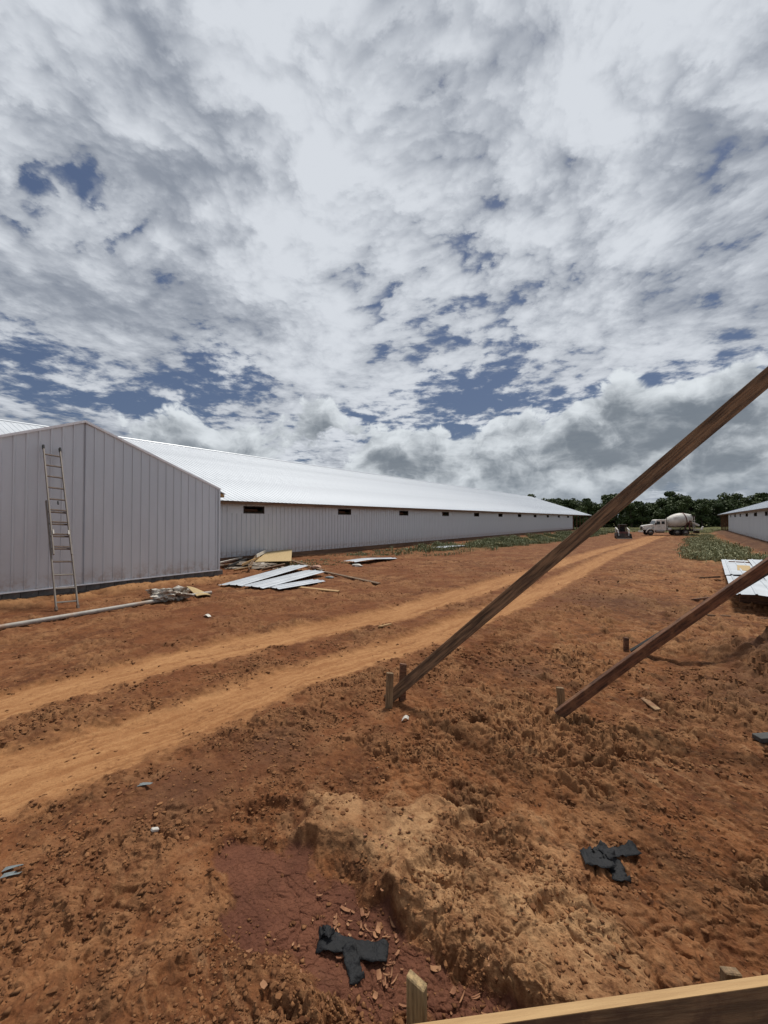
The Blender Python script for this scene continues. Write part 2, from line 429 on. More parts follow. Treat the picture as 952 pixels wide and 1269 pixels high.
    for sc, hgt, seed, gate, fade in ((2.6, .050, 71, .45, nearw), (5.5, .034, 73, .55, nearw), (12.0, .019, 77, .45, n10), (27.0, .0085, 79, .2, n10)):
        f1, f2, rr_ = worley(x * sc + wx * 2.2, y * sc + wy * 2.2, seed)
        edge = sstep(.0, .15, f2 - f1)
        on = sstep(gate, gate + .25, rr_)
        z = z + amp * hgt * fade * (on * edge * (.45 + .75 * rr_) * (1 - .45 * f1) - .18 * (1 - sstep(.0, .10, f2 - f1)))
        tone = tone + (rr_ - .5) * on * edge * (.8 if sc > 5 else .5)
    fh = fbm(x * 30, y * 30, 3, 81, .6)
    z = z + (.0055 * amp + .0010 * track + .0012) * fh * n10
    pits = (1 - .7 * hump) * sstep(.35, .75, fbm(x * 4.5 + 9, y * 4.5, 3, 85))
    z = z - amp * .060 * pits * n10
    # dried mud cracks
    f1, f2, _ = worley(x * 10 + .8 * wm, y * 10 + .8 * wob, 83)
    g1, g2, _ = worley(x * 24 + .9 * wm, y * 24, 87)
    crack = (1 - sstep(.01, .06, f2 - f1)); crack2 = (1 - sstep(.02, .12, g2 - g1))
    z = z - (.014 * crack * sstep(-.3, .3, wob + wm) + .006 * crack2) * np.maximum(mud, hump * .45 * reg) * n10
    # fine ruts along the tracks and the tread mark
    st1 = .7 * perlin(s1 * 8 + .6 * wm0, a1 * .5, 91) + .6 * perlin(s1 * 27 + wm0, a1 * 1.2, 92); st2 = .7 * perlin(s2 * 8 + .6 * wm0, a2 * .5, 93) + .6 * perlin(s2 * 27 + wm0, a2 * 1.2, 94)
    z = z + .0055 * (st1 * t1 + st2 * t2)
    dt, ht, at, sdt = polydist(x, y, TREAD); tread = 1 - sstep(.75, 1.05, dt / ht + wm * .2)
    z = z + tread * (.022 * np.sign(np.sin((at + np.abs(sdt) * .55) * 2 * np.pi / .17)) * np.minimum(1, np.abs(np.sin((at + np.abs(sdt) * .55) * 2 * np.pi / .17)) * 2.5) - .02)
    if not detail: return z
    streak = (st1 * t1 + st2 * t2)
    pale = np.clip(hump * (.75 + .6 * wm) + .18 * reg * (1 - track), 0, 1)
    grass = np.maximum(sstep(106, 112, s + 4 * wob), sstep(50, 52, D))
    grass = np.maximum(grass, sstep(12.2, 13.6, D + wob * .8) * (1 - sstep(17.2, 18.0, D)) * sstep(20, 44, s + 6 * wob) * .75)
    grass = np.maximum(grass, sstep(.2, 1.4, -D + wob * .6) * (1 - sstep(3.4, 4.2, -D)) * sstep(27, 31, s + 2 * wob) * .7)
    bank = sstep(4.0, 5.0, -D + wob * .2) * sstep(26, 32, s)
    return z, dict(track=track, mud=np.clip(1 - sstep(.45, 1.35, dm / hm + wm * .55 + wob * .25), 0, 1) * (1 - hump), pale=pale, grass=grass, streak=streak,
                   dark=np.clip(dark * .8 + bank * 1.5 + heap * 1.6, 0, 1.4), worn=worn, reg=reg, left=1 - right, tone=tone * amp, mound=mound)
def gz(x, y): return float(ground(np.array([x]), np.array([y]), False)[0])
def onG(px, py, dz=0.0):
    p = G(px, py, 0.0)
    for _ in range(3):
        p = G(px, py, gz(p.x, p.y))
    p.z += dz
    return p

def onG_many(pxs):
    ps = [G(a, b, 0.0) for a, b in pxs]
    for _ in range(3):
        zs = ground(np.array([p.x for p in ps]), np.array([p.y for p in ps]), False)
        ps = [G(a, b, float(q)) for (a, b), q in zip(pxs, zs)]
    return ps
# ------------------------------------------------------------------ mesh helpers
def link(o, parent=None):
    COL.objects.link(o)
    if parent is not None: o.parent = parent
    return o
def tag(o, label=None, cat=None, group=None, kind=None):
    if label: o['label'] = label
    if cat: o['category'] = cat
    if group: o['group'] = group
    if kind: o['kind'] = kind
    return o
def empty(name, loc, rz=0.0, label=None, cat=None, group=None):
    o = bpy.data.objects.new(name, None); o.location = loc; o.rotation_euler = (0, 0, rz)
    o.empty_display_size = 0.1
    COL.objects.link(o); return tag(o, label, cat, group)
class MB:
    def __init__(self): self.v = []; self.f = []; self.sm = []
    def add(self, vs, fs, smooth=False):
        b = len(self.v); self.v += [tuple(p) for p in vs]; self.f += [tuple(b + i for i in f) for f in fs]
        self.sm += [smooth] * len(fs); return self
    def box(self, c, size, rot=None):
        sx, sy, sz = (k / 2 for k in size)
        vs = [Vector((a * sx, b * sy, d * sz)) for a in (-1, 1) for b in (-1, 1) for d in (-1, 1)]
        if rot is not None: vs = [rot @ p for p in vs]
        c = Vector(c)
        return self.add([p + c for p in vs], [(0, 1, 3, 2), (4, 6, 7, 5), (0, 4, 5, 1), (2, 3, 7, 6), (0, 2, 6, 4), (1, 5, 7, 3)])
    def cyl(self, p0, p1, r0, r1=None, n=12, caps=True, smooth=True):
        p0 = Vector(p0); p1 = Vector(p1); r1 = r0 if r1 is None else r1
        q = (p1 - p0).to_track_quat('Z', 'Y')
        vs = []
        for p, r in ((p0, r0), (p1, r1)):
            for k in range(n):
                a = 2 * math.pi * k / n; vs.append(p + q @ Vector((r * math.cos(a), r * math.sin(a), 0)))
        self.add(vs, [(k, (k + 1) % n, n + (k + 1) % n, n + k) for k in range(n)], smooth)
        if caps:
            self.add(vs[:n], [tuple(reversed(range(n)))]); self.add(vs[n:], [tuple(range(n))])
        return self
    def lathe(self, prof, p0, axis, n=20):
        """prof: (t along axis, radius)"""
        p0 = Vector(p0); q = Vector(axis).normalized().to_track_quat('Z', 'Y'); vs = []; fs = []
        for t, r in prof:
            for k in range(n):
                a = 2 * math.pi * k / n; vs.append(p0 + q @ Vector((r * math.cos(a), r * math.sin(a), t)))
        for i in range(len(prof) - 1):
            for k in range(n): fs.append((i * n + k, i * n + (k + 1) % n, (i + 1) * n + (k + 1) % n, (i + 1) * n + k))
        fs.append(tuple(reversed(range(n)))); fs.append(tuple(range((len(prof) - 1) * n, len(prof) * n)))
        return self.add(vs, fs, True)
    def prism(self, prof, y0, y1):
        """profile in x-z, extruded along y"""
        n = len(prof)
        vs = [(a, y0, b) for a, b in prof] + [(a, y1, b) for a, b in prof]
        fs = [(k, (k + 1) % n, n + (k + 1) % n, n + k) for k in range(n)]
        fs += [tuple(reversed(range(n))), tuple(range(n, 2 * n))]
        return self.add(vs, fs)
    def mesh(self, name, m):
        me = bpy.data.meshes.new(name); me.from_pydata(self.v, [], self.f); me.update()
        me.polygons.foreach_set('use_smooth', self.sm)
        me.materials.append(m)
        return me
    def build(self, name, m, parent=None, bevel=0.0, recalc=True):
        me = self.mesh(name, m)
        if bevel or recalc:
            bm = bmesh.new(); bm.from_mesh(me)
            if recalc: bmesh.ops.recalc_face_normals(bm, faces=bm.faces)
            if bevel:
                bmesh.ops.bevel(bm, geom=bm.edges[:], offset=bevel, segments=1, affect='EDGES', profile=0.5)
            bm.to_mesh(me); bm.free()
        return link(bpy.data.objects.new(name, me), parent)

# ------------------------------------------------------------------ ground sheet
def build_ground():
    a_f = np.linspace(R(-56), R(56), 961)
    a_b = np.linspace(R(56), R(304), 96)[1:-1]
    ang = np.concatenate([a_f, a_b])
    rs = [0.4, 0.7, 1.0, 1.25, 1.4]
    while rs[-1] < 700:
        q = rs[-1]
        rs.append(q + min(.0030 * q, q * q / 2300) if q < 6.9 else q + min(q * q / 2300, q * .06))
    rs = np.array(rs)
    na, nr = len(ang), len(rs)
    A, RR = np.meshgrid(ang, rs)
    X = (RR * np.sin(A)).ravel(); Y = (RR * np.cos(A)).ravel()
    Z, att = ground(X, Y)
    co = np.empty((na * nr + 1, 3)); co[:-1, 0] = X; co[:-1, 1] = Y; co[:-1, 2] = Z; co[-1] = (0, 0, Z[:na].mean())
    i = np.arange(nr - 1)[:, None] * na; j = np.arange(na)[None, :]; j2 = (j + 1) % na
    quads = np.stack([i + j, i + na + j, i + na + j2, i + j2], -1).reshape(-1, 4)[:, ::-1]
    tris = np.stack([np.full(na, na * nr), j[0], j2[0]], -1)[:, ::-1]
    me = bpy.data.meshes.new('ground')
    nq, nt_ = len(quads), len(tris)
    me.vertices.add(len(co)); me.vertices.foreach_set('co', co.ravel().astype(np.float32))
    me.loops.add(nq * 4 + nt_ * 3)
    me.loops.foreach_set('vertex_index', np.concatenate([quads.ravel(), tris.ravel()]).astype(np.int32))
    me.polygons.add(nq + nt_)
    me.polygons.foreach_set('loop_start', np.concatenate([np.arange(nq) * 4, nq * 4 + np.arange(nt_) * 3]).astype(np.int32))
    me.polygons.foreach_set('use_smooth', np.ones(nq + nt_, bool))
    me.update(calc_edges=True)
    for k, v in att.items():
        at = me.attributes.new(k, 'FLOAT', 'POINT')
        at.data.foreach_set('value', np.append(v, v[0]).astype(np.float32))
    o = link(bpy.data.objects.new('ground', me))
    tag(o, 'churned red clay ground with two pale wheel tracks', 'ground', kind='structure')
    m = bpy.data.materials.new('red_clay'); m.use_nodes = True
    nt = m.node_tree; b = nt.nodes['Principled BSDF']
    g = nt.nodes.new('ShaderNodeNewGeometry'); P = NX(nt, g.outputs['Position'])
    def A_(n):
        k = nt.nodes.new('ShaderNodeAttribute'); k.attribute_name = n; return NX(nt, k.outputs['Fac'])
    n1 = nx_noise(nt, P, 0.35, 5, 0.6); n2 = nx_noise(nt, P, 2.2, 6, 0.65, 0.4); n3 = nx_noise(nt, P, 14, 6, 0.7)
    n4 = nx_noise(nt, P, 70, 3, 0.75)
    c = nx_mix(nt, (n1 * .45 + n2 * .55).smooth(.38, .62), (0.105, 0.037, 0.0145), (0.225, 0.088, 0.033))
    spz = nt.nodes.new('ShaderNodeSeparateXYZ'); nt.links.new(P.s, spz.inputs[0])
    X_, Y_ = NX(nt, spz.outputs[0]), NX(nt, spz.outputs[1])
    drag = nx_noise(nt, nx_vec(nt, X_ * .30 + Y_ * .40, Y_ * 1.50 - X_ * 2.0, 0.0), 1.0, 6, .65, dim='2D')   # scraped along the sheds
    nb = nx_noise(nt, P, 0.95, 6, .68, .3)
    c = nx_mix(nt, (drag * .5 + nb * .6).smooth(.52, .40) * .75, c, (0.085, 0.030, 0.0125))
    c = nx_mix(nt, (drag * .6 + nb * .5).smooth(.57, .70) * .65, c, (0.31, 0.150, 0.066))
    u_, v_ = X_ * .58 - Y_ * .81, X_ * .81 + Y_ * .58
    tear = nx_noise(nt, nx_vec(nt, u_ * 1.5, v_ * 4.5, 0.0), 1.0, 8, .70, .35, dim='2D')      # smeared by the machine's blade
    rt_ = 1 - A_('left') * .75
    c = nx_mix(nt, tear.smooth(.49, .36) * .85 * rt_, c, (0.058, 0.023, 0.0105))
    c = nx_mix(nt, tear.smooth(.55, .68) * .60 * rt_, c, (0.33, 0.185, 0.092))
    c = nx_mix(nt, n3.smooth(.53, .72) * .55, c, (0.32, 0.158, 0.068))
    c = nx_mix(nt, n3.smooth(.49, .34) * .7, c, (0.068, 0.027, 0.013))
    c = nx_mix(nt, n2.smooth(.58, .72) * .5, c, (0.26, 0.145, 0.072))
    tn = A_('tone')
    c = nx_mix(nt, (tn * 1.5).clamp() * .5, c, (0.32, 0.165, 0.075))
    c = nx_mix(nt, (tn * -2.2).clamp() * .8, c, (0.062, 0.027, 0.014))
    c = nx_mix(nt, A_('left') * n1.smooth(.40, .60) * .55, c, (0.125, 0.043, 0.018))
    c = nx_mix(nt, A_('mound') * .8, c, (0.36, 0.185, 0.080))
    c = nx_mix(nt, A_('dark') * n2.smooth(.22, .50) * .85, c, (0.090, 0.042, 0.024))
    c = nx_mix(nt, A_('pale') * (n2 * .7 + n3 * .6).smooth(.48, .78), c, (0.39, 0.225, 0.110))
    trk = nx_mix(nt, (A_('streak') * .26 + n3 * .60 + n1 * .40).smooth(.25, .75), (0.26, 0.115, 0.045), (0.385, 0.198, 0.085))
    c = nx_mix(nt, A_('track') * (n2 * .6 + n3 * .5).smooth(.30, .52), c, trk)
    mudc = nx_mix(nt, n2.smooth(.35, .65), (0.100, 0.039, 0.024), (0.150, 0.060, 0.035))
    c = nx_mix(nt, (A_('mud') * 1.5 + n3 * .9 - .75).smooth(.1, .8) * .92, c, mudc)
    grs = nx_mix(nt, n2.smooth(.35, .65), (0.060, 0.080, 0.025), (0.13, 0.13, 0.05))
    c = nx_mix(nt, A_('grass') * n2.smooth(.25, .55), c, grs)
    sv = n4 * .9 + .52
    hsv = nt.nodes.new('ShaderNodeHueSaturation'); nt.links.new(c.s, hsv.inputs['Color']); nt.links.new(sv.s, hsv.inputs['Value'])
    nt.links.new(hsv.outputs[0], b.inputs['Base Color'])
    b.inputs['Roughness'].default_value = 0.95; b.inputs['Specular IOR Level'].default_value = 0.15
    bn = nt.nodes.new('ShaderNodeBump'); bn.inputs['Strength'].default_value = 0.8; bn.inputs['Distance'].default_value = 0.016
    hgt = (n4 * .5 + n3 * .9) * (1 - A_('track') * .6)
    nt.links.new(hgt.s, bn.inputs['Height']); nt.links.new(bn.outputs[0], b.inputs['Normal'])
    me.materials.append(m)
    MATS['red_clay'] = m
build_ground()

def soil_mat():
    m = bpy.data.materials.new('clod_soil'); m.use_nodes = True; nt = m.node_tree; bs = nt.nodes['Principled BSDF']
    g = nt.nodes.new('ShaderNodeNewGeometry')
    n = nx_noise(nt, NX(nt, g.outputs['Position']), 1.2, 4, .6); rn = NX(nt, g.outputs['Random Per Island'])
    c = nx_mix(nt, (n * .7 + rn * .7 - .25).clamp(), (0.100, 0.040, 0.018), (0.31, 0.150, 0.066))
    nt.links.new(c.s, bs.inputs['Base Color']); bs.inputs['Roughness'].default_value = .95; bs.inputs['Specular IOR Level'].default_value = .15
    return m
SOILM = soil_mat()

# ------------------------------------------------------------------ loose clods and clay flakes
def build_clods():
    bm = bmesh.new(); bmesh.ops.create_icosphere(bm, subdivisions=1, radius=1.0)
    base = np.array([v.co[:] for v in bm.verts]); faces = np.array([[v.index for v in f.verts] for f in bm.faces]); bm.free()
    rg = np.random.default_rng(5)
    n = 52000
    rr = 1.6 + 22.0 * rg.random(n) ** 1.5; aa = (rg.random(n) * 2 - 1) * R(54)
    x = rr * np.sin(aa); y = rr * np.cos(aa)
    z, at = ground(x, y)
    cl = fbm(x * .9, y * .9, 3, 201)
    keep = rg.random(n) < np.clip((.34 + 1.1 * cl) * (.45 + .55 * at['reg']) + .5 * at['dark'], .05, 1) * (1 - .975 * at['track']) * (1 - .85 * at['mud']) * (1 - .5 * at['pale'])
    x, y, z = x[keep], y[keep], z[keep]; n = len(x)
    size = (.0035 + .019 * rg.random(n) ** 3.4) * (.80 + .055 * np.hypot(x, y))
    q = base[None] * (1 + .55 * (rg.random((n, 12, 1)) - .5))
    q = q * (size[:, None] * np.stack([.7 + .8 * rg.random(n), .6 + .5 * rg.random(n), .45 + .45 * rg.random(n)], 1))[:, None, :]
    a = rg.random(n) * 6.28; ca, sa = np.cos(a)[:, None], np.sin(a)[:, None]
    q = np.stack([q[..., 0] * ca - q[..., 1] * sa + x[:, None], q[..., 0] * sa + q[..., 1] * ca + y[:, None], q[..., 2] + (z + size * .15)[:, None]], -1)
    V = [q.reshape(-1, 3)]; Fc = [(faces[None] + 12 * np.arange(n)[:, None, None]).reshape(-1, 3)]
    me = bpy.data.meshes.new('loose_clods'); me.from_pydata(np.concatenate(V).tolist(), [], np.concatenate(Fc).tolist()); me.update()
    me.materials.append(SOILM)
    tag(link(bpy.data.objects.new('loose_clods', me)), 'loose clods of red clay scattered over the churned ground', 'clods', kind='stuff')
    # fine crumbs close by
    oct_v = np.array([(1, 0, 0), (-1, 0, 0), (0, 1, 0), (0, -1, 0), (0, 0, 1), (0, 0, -1)], float)
    oct_f = np.array([(0, 2, 4), (2, 1, 4), (1, 3, 4), (3, 0, 4), (2, 0, 5), (1, 2, 5), (3, 1, 5), (0, 3, 5)])
    n = 150000
    rr = 1.5 + 6.5 * rg.random(n) ** 1.3; aa = (rg.random(n) * 2 - 1) * R(54)
    x = rr * np.sin(aa); y = rr * np.cos(aa)
    cl = fbm(x * 1.6, y * 1.6, 4, 231, .65); cl2 = fbm(x * 6, y * 6, 2, 235)
    pre = rg.random(n) < np.clip(.30 + 1.0 * cl + .5 * cl2, .05, 1)
    x, y, rr = x[pre], y[pre], rr[pre]
    z, at = ground(x, y)
    keep = rg.random(len(x)) < (.55 + .45 * at['reg']) * (1 - .97 * at['track']) * (1 - .80 * at['mud']) * (1 - .45 * at['pale'])
    x, y, z = x[keep], y[keep], z[keep]; n = len(x)
    size = (.0028 + .0125 * rg.random(n) ** 3.0) * (.7 + .16 * np.hypot(x, y))
    q = oct_v[None] * (.55 + .8 * rg.random((n, 6, 1))) + .25 * (rg.random((n, 6, 3)) - .5)
    q = q * (size[:, None] * np.stack([.8 + .9 * rg.random(n), .6 + .6 * rg.random(n), .4 + .5 * rg.random(n)], 1))[:, None, :]
    a = rg.random(n) * 6.28; ca, sa = np.cos(a)[:, None], np.sin(a)[:, None]
    q = np.stack([q[..., 0] * ca - q[..., 1] * sa + x[:, None], q[..., 0] * sa + q[..., 1] * ca + y[:, None], q[..., 2] + (z + size * .15)[:, None]], -1)
    me = bpy.data.meshes.new('soil_crumbs')
    fl = (oct_f[None] + 6 * np.arange(n)[:, None, None]).reshape(-1).astype(np.int32)
    me.vertices.add(6 * n); me.vertices.foreach_set('co', q.reshape(-1).astype(np.float32))
    me.loops.add(len(fl)); me.loops.foreach_set('vertex_index', fl)
    me.polygons.add(8 * n); me.polygons.foreach_set('loop_start', (np.arange(8 * n) * 3).astype(np.int32))
    me.update(calc_edges=True); me.materials.append(SOILM)
    tag(link(bpy.data.objects.new('soil_crumbs', me)), 'fine crumbs of broken clay over the churned ground', 'crumbs', kind='stuff')
    # curled clay flakes on the dried mud
    mb = MB()
    px = []
    for k in range(110):
        if k < 45: px.append((random.gauss(440, 26), random.gauss(1150, 22)))
        elif k < 70: px.append((random.gauss(478, 10), random.gauss(1195, 26)))
        elif k < 85: px.append((random.gauss(480, 16), random.gauss(1040, 10)))
        else: px.append((random.uniform(300, 620), random.uniform(1150, 1260)))
    for c in onG_many(px):
        L = .008 + .034 * random.random() ** 2; W = .003 + .012 * random.random() ** 2; up = random.uniform(.2, .9)
        M = Matrix.Translation(c + Vector((0, 0, .006))) @ Matrix.Rotation(random.uniform(0, 6.28), 4, 'Z') @ Matrix.Rotation(random.uniform(-.35, .35), 4, 'X')
        vs = []
        for i in range(5):
            t = i / 4 - .5
            for w in (-1, 1):
                for h in (0, .004): vs.append(M @ Vector((t * L * 1.6, w * W * (1 - abs(t) * .5), h + up * L * t * t * 1.6)))
        fs = []
        for i in range(4):
            b = i * 4; fs += [(b, b + 4, b + 6, b + 2), (b + 1, b + 3, b + 7, b + 5), (b, b + 1, b + 5, b + 4), (b + 2, b + 6, b + 7, b + 3)]
        fs += [(0, 2, 3, 1), (16, 17, 19, 18)]
        mb.add(vs, fs)
    tag(mb.build('clay_flakes', mat('flake_clay', (0.36, 0.19, 0.10), 0.95, 0, .3, 12, spec=.15, col2=(0.20, 0.09, 0.05))),
        'curled dry clay flakes lying on the cracked mud', 'clay flakes', kind='stuff')
build_clods()

# ------------------------------------------------------------------ ribbed sheet
def rib_profile(w, pitch, rh=0.032):
    """points (u, out) across a sheet of width w with a rib in the middle of each pitch and one at the lap"""
    pts = [(0.0, 0.0)]; n = int(round(w / pitch))
    for k in range(n):
        c = (k + .5) * pitch
        pts += [(c - .032, 0.0), (c - .018, rh), (c + .018, rh), (c + .032, 0.0)]
    pts.append((w, 0.0)); return pts
def ribbed(mb, w, pitch, f, thick=0.004, rh=0.032, rows=2):
    """f(u, out, t) -> point ; t in 0..1 along the sheet ; adds front skin plus thickness"""
    pr = rib_profile(w, pitch, rh); n = len(pr)
    vs = []; fs = []
    for side in (0, 1):
        for r in range(rows):
            for u, o in pr: vs.append(f(u, o - side * thick, r / (rows - 1)))
    for side in (0, 1):
        b = side * n * rows
        for r in range(rows - 1):
            for k in range(n - 1):
                a = b + r * n + k; q = (a, a + 1, a + n + 1, a + n); fs.append(q if side == 0 else q[::-1])
    e = n * rows
    for k in range(n - 1):
        fs.append((k, k + e, k + 1 + e, k + 1)); a = (rows - 1) * n + k; fs.append((a, a + 1, a + 1 + e, a + e))
    for r in range(rows - 1):
        a = r * n; fs.append((a, a + n, a + n + e, a + e)); a = r * n + n - 1; fs.append((a, a + e, a + n + e, a + n))
    mb.add(vs, fs)

W_SH = 0.9; PITCH_R = 0.3
EAVE_D, EAVE_Z, RIDGE_D, RIDGE_Z = 19.45, 3.34, 34.4, 8.55
WALL_D = 20.0; BASE_Z = 0.27

def shed(name, label, wallD, sgn, s0, s_wall, s_roof, win_s, detail):
    """sgn +1: the shed lies on the +D side of wallD, facing -D"""
    root = empty(name, SD((s0 + s_roof) / 2, wallD + sgn * 14.4, 0.0), math.atan2(.8, .6), label, 'shed')
    cs, cD = (s0 + s_roof) / 2, wallD + sgn * 14.4
    def L(s, D, z): return Vector((s - cs, D - cD, z))          # shed frame -> local
    eD = wallD - sgn * .55; rD = wallD + sgn * 14.4
    top = 3.30
    half = .7
    z_w0, z_w1 = top - .62, top - .20
    # ---- wall sheets
    n = int((s_wall - s0) / W_SH)
    wins = [(a, a + 1.4) for a in win_s]
    plain = None
    if detail:
        for k in range(n):
            a = s0 + k * W_SH; b = a + W_SH
            hit = [(max(a, p), min(b, q)) for p, q in wins if p < b - .02 and q > a + .02]
            if not hit:
                if plain is None:
                    mb = MB(); ribbed(mb, W_SH, PITCH_R, lambda u, o, t: Vector((u, -sgn * o, BASE_Z + t * (top - BASE_Z))))
                    plain = mb.mesh('wall_panel', WALLM)
                o = link(bpy.data.objects.new('wall_panel', plain), root); o.location = L(a, wallD, 0) + Vector((0, -sgn * .0015 * (k % 2), 0))
            else:
                p, q = hit[0]
                mb = MB()
                ribbed(mb, W_SH, PITCH_R, lambda u, o, t: Vector((u, -sgn * o, BASE_Z + t * (z_w0 - BASE_Z))))
                ribbed(mb, W_SH, PITCH_R, lambda u, o, t: Vector((u, -sgn * o, z_w1 + t * (top - z_w1))))
                for x0, x1 in ((a, p), (q, b)):
                    if x1 - x0 > .03: mb.box(((x0 + x1) / 2 - a, sgn * .002, (z_w0 + z_w1) / 2), (x1 - x0, .004, z_w1 - z_w0))
                o = mb.build('wall_panel', WALLM, root); o.location = L(a, wallD, 0)
    else:
        mb = MB()
        for k in range(n):
            a = s0 + k * W_SH - cs; b = a + W_SH
            hit = [1 for p, q in wins if p - cs < b - .02 and q - cs > a + .02]
            segs = [(BASE_Z, top)] if not hit else [(BASE_Z, z_w0), (z_w1, top)]
            for za, zb in segs: ribbed(mb, W_SH, PITCH_R, lambda u, o, t: Vector((a + u, wallD - cD - sgn * o, za + t * (zb - za))))
        mb.build('wall_sheeting', WALLM, root)['kind'] = 'stuff'
    s_end = s0 + n * W_SH
    # ---- windows
    for p, q in wins:
        mb = MB(); mid = (p + q) / 2; zc = (z_w0 + z_w1) / 2; y = wallD + sgn * .05
        for sx, w, zz, hh in ((p + .03, .06, zc, z_w1 - z_w0), (q - .03, .06, zc, z_w1 - z_w0)):
            mb.box(L(sx, y, zz), (w, .14, hh))
        mb.box(L(mid, y, z_w0 + .025), (q - p - .125, .13, .05)); mb.box(L(mid, y, z_w1 - .025), (q - p - .125, .13, .05))
        w = mb.build('window_opening', DARKIN, root)
        mb = MB(); mb.box(L(mid + .1, wallD + sgn * .45, zc - .02), (.9, .05, .16))
        mb.build('inlet_board', DARKWOOD, w)
    # ---- base, fascia, rafters
    mb = MB(); mb.box(L((s0 + s_end) / 2, wallD + sgn * .07, 3.405), (s_end - s0 - .1, .05, .20)); mb.build('eave_light_block', SKIRTM, root)  # added board blocking daylight through the wall-top gap, keeps the openings dark
    mb = MB(); mb.box(L((s0 + s_end) / 2, wallD + sgn * 28.73, 3.405), (s_end - s0 - .1, .05, .20)); mb.build('eave_light_block', SKIRTM, root)  # same added light block along the rear wall
    mb = MB(); mb.box(L((s0 + s_end) / 2, wallD + sgn * .06, (BASE_Z + .02) / 2 - .25 + .02), (s_end - s0, .10, BASE_Z + .48)); mb.build('base_board', SKIRTM, root)
    mb = MB(); mb.box(L((s0 + s_roof) / 2, eD + sgn * .06, EAVE_Z - .10), (s_roof - s0, .04, .14)); mb.build('fascia_board', SKIRTM, root)
    slope = (RIDGE_Z - EAVE_Z) / (14.4 + .55)
    def roofz(D): return EAVE_Z + abs(D - eD) * slope
    if detail:
        raf = None; k = 0
        s = s0 + .6
        while s < s_roof:
            if raf is None:
                mb = MB()
                p0 = Vector((0, sgn * .09, -.10)); p1 = Vector((0, sgn * 1.2, -.10 + 1.11 * slope))
                mb.add([p0 + Vector((-.02, 0, -.06)), p0 + Vector((.02, 0, -.06)), p0 + Vector((.02, 0, .05)), p0 + Vector((-.02, 0, .05)),
                        p1 + Vector((-.02, 0, -.06)), p1 + Vector((.02, 0, -.06)), p1 + Vector((.02, 0, .05)), p1 + Vector((-.02, 0, .05))],
                       [(0, 1, 2, 3), (4, 7, 6, 5), (0, 4, 5, 1), (1, 5, 6, 2), (2, 6, 7, 3), (3, 7, 4, 0)])
                raf = mb.mesh('rafter_end', OLDWOOD)
            o = link(bpy.data.objects.new('rafter_end', raf), root); o.location = L(s, eD, EAVE_Z - .02); s += 2.4
    # ---- roof
    def roof_pt(s, D, o, t): pass
    nr = int((s_roof - s0) / W_SH)
    run = 14.95; rise = RIDGE_Z - EAVE_Z; Ls = math.hypot(run, rise)
    nrm = Vector((0, -sgn * rise / Ls, run / Ls))
    def rp(u, o, t): return Vector((u, sgn * run * t, rise * t)) + nrm * o
    if detail:
        mb = MB(); ribbed(mb, W_SH, PITCH_R, rp, rh=.018); me = mb.mesh('roof_panel', ROOFM)
        for k in range(nr):
            o = link(bpy.data.objects.new('roof_panel', me), root); o.location = L(s0 + k * W_SH, eD, EAVE_Z) + nrm * (.0015 * (k % 2))
    else:
        mb = MB()
        for k in range(nr):
            c0 = L(s0 + k * W_SH, eD, EAVE_Z)
            ribbed(mb, W_SH, PITCH_R, lambda u, o, t: rp(u, o, t) + c0)
        mb.build('roof_sheeting', ROOFM, root)['kind'] = 'stuff'
    s_r1 = s0 + nr * W_SH
    mb = MB()           # far slope, one sheet
    y0, y1 = rD, rD + sgn * run
    for th in (0, -.03):
        pass
    mb.add([L(s0, y0, RIDGE_Z), L(s_r1, y0, RIDGE_Z), L(s_r1, y1, EAVE_Z), L(s0, y1, EAVE_Z),
            L(s0, y0, RIDGE_Z - .03), L(s_r1, y0, RIDGE_Z - .03), L(s_r1, y1, EAVE_Z - .03), L(s0, y1, EAVE_Z - .03)],
           [(0, 1, 2, 3), (7, 6, 5, 4), (0, 4, 5, 1), (1, 5, 6, 2), (2, 6, 7, 3), (3, 7, 4, 0)])
    mb.build('rear_roof', ROOFM, root)
    mb = MB(); mb.cyl(L(s0, rD, RIDGE_Z - .01), L(s_r1, rD, RIDGE_Z - .01), .10, n=8); mb.build('ridge_cap', ROOFM, root)
    # rear wall, end walls
    mb = MB(); yb = wallD + sgn * 28.8; mb.box(L((s0 + s_end) / 2, yb, top / 2), (s_end - s0, .08, top)); mb.build('rear_wall', WALLM, root)
    for s_e, nm in ((s_end + .02, 'end_wall'), (s0 - .02, 'end_wall')):
        mb = MB(); y0, y1 = wallD, wallD + sgn * 28.8
        pr = [L(s_e, y0 + sgn * .08, 0), L(s_e, y1 - sgn * .1, 0), L(s_e, y1 - sgn * .1, roofz(eD) + .05), L(s_e, (y0 + y1) / 2, RIDGE_Z - .12), L(s_e, y0 + sgn * .08, roofz(wallD) - .12)]
        vs = pr + [p + Vector((.06, 0, 0)) for p in pr]
        mb.add(vs, [(4, 3, 2, 1, 0), (5, 6, 7, 8, 9)] + [(k, (k + 1) % 5, 5 + (k + 1) % 5, 5 + k) for k in range(5)])
        mb.build(nm, SKIRTM if s_e > s0 else WALLM, root)
    # porch posts under the overhanging end
    for k in range(6):
        sp_ = s_end + 1.2 + k * (s_r1 - s_end - 2.0) / 5
        mb = MB(); mb.box(L(sp_, wallD + sgn * .08, 1.30), (.16, .16, 3.7)); mb.build('porch_post', DARKWOOD, root)
    mb = MB(); mb.box(L((s_end + s_r1) / 2 + .1, wallD + sgn * .08, 3.24), (s_r1 - s_end - .3, .12, .18)); mb.build('porch_beam', DARKWOOD, root)
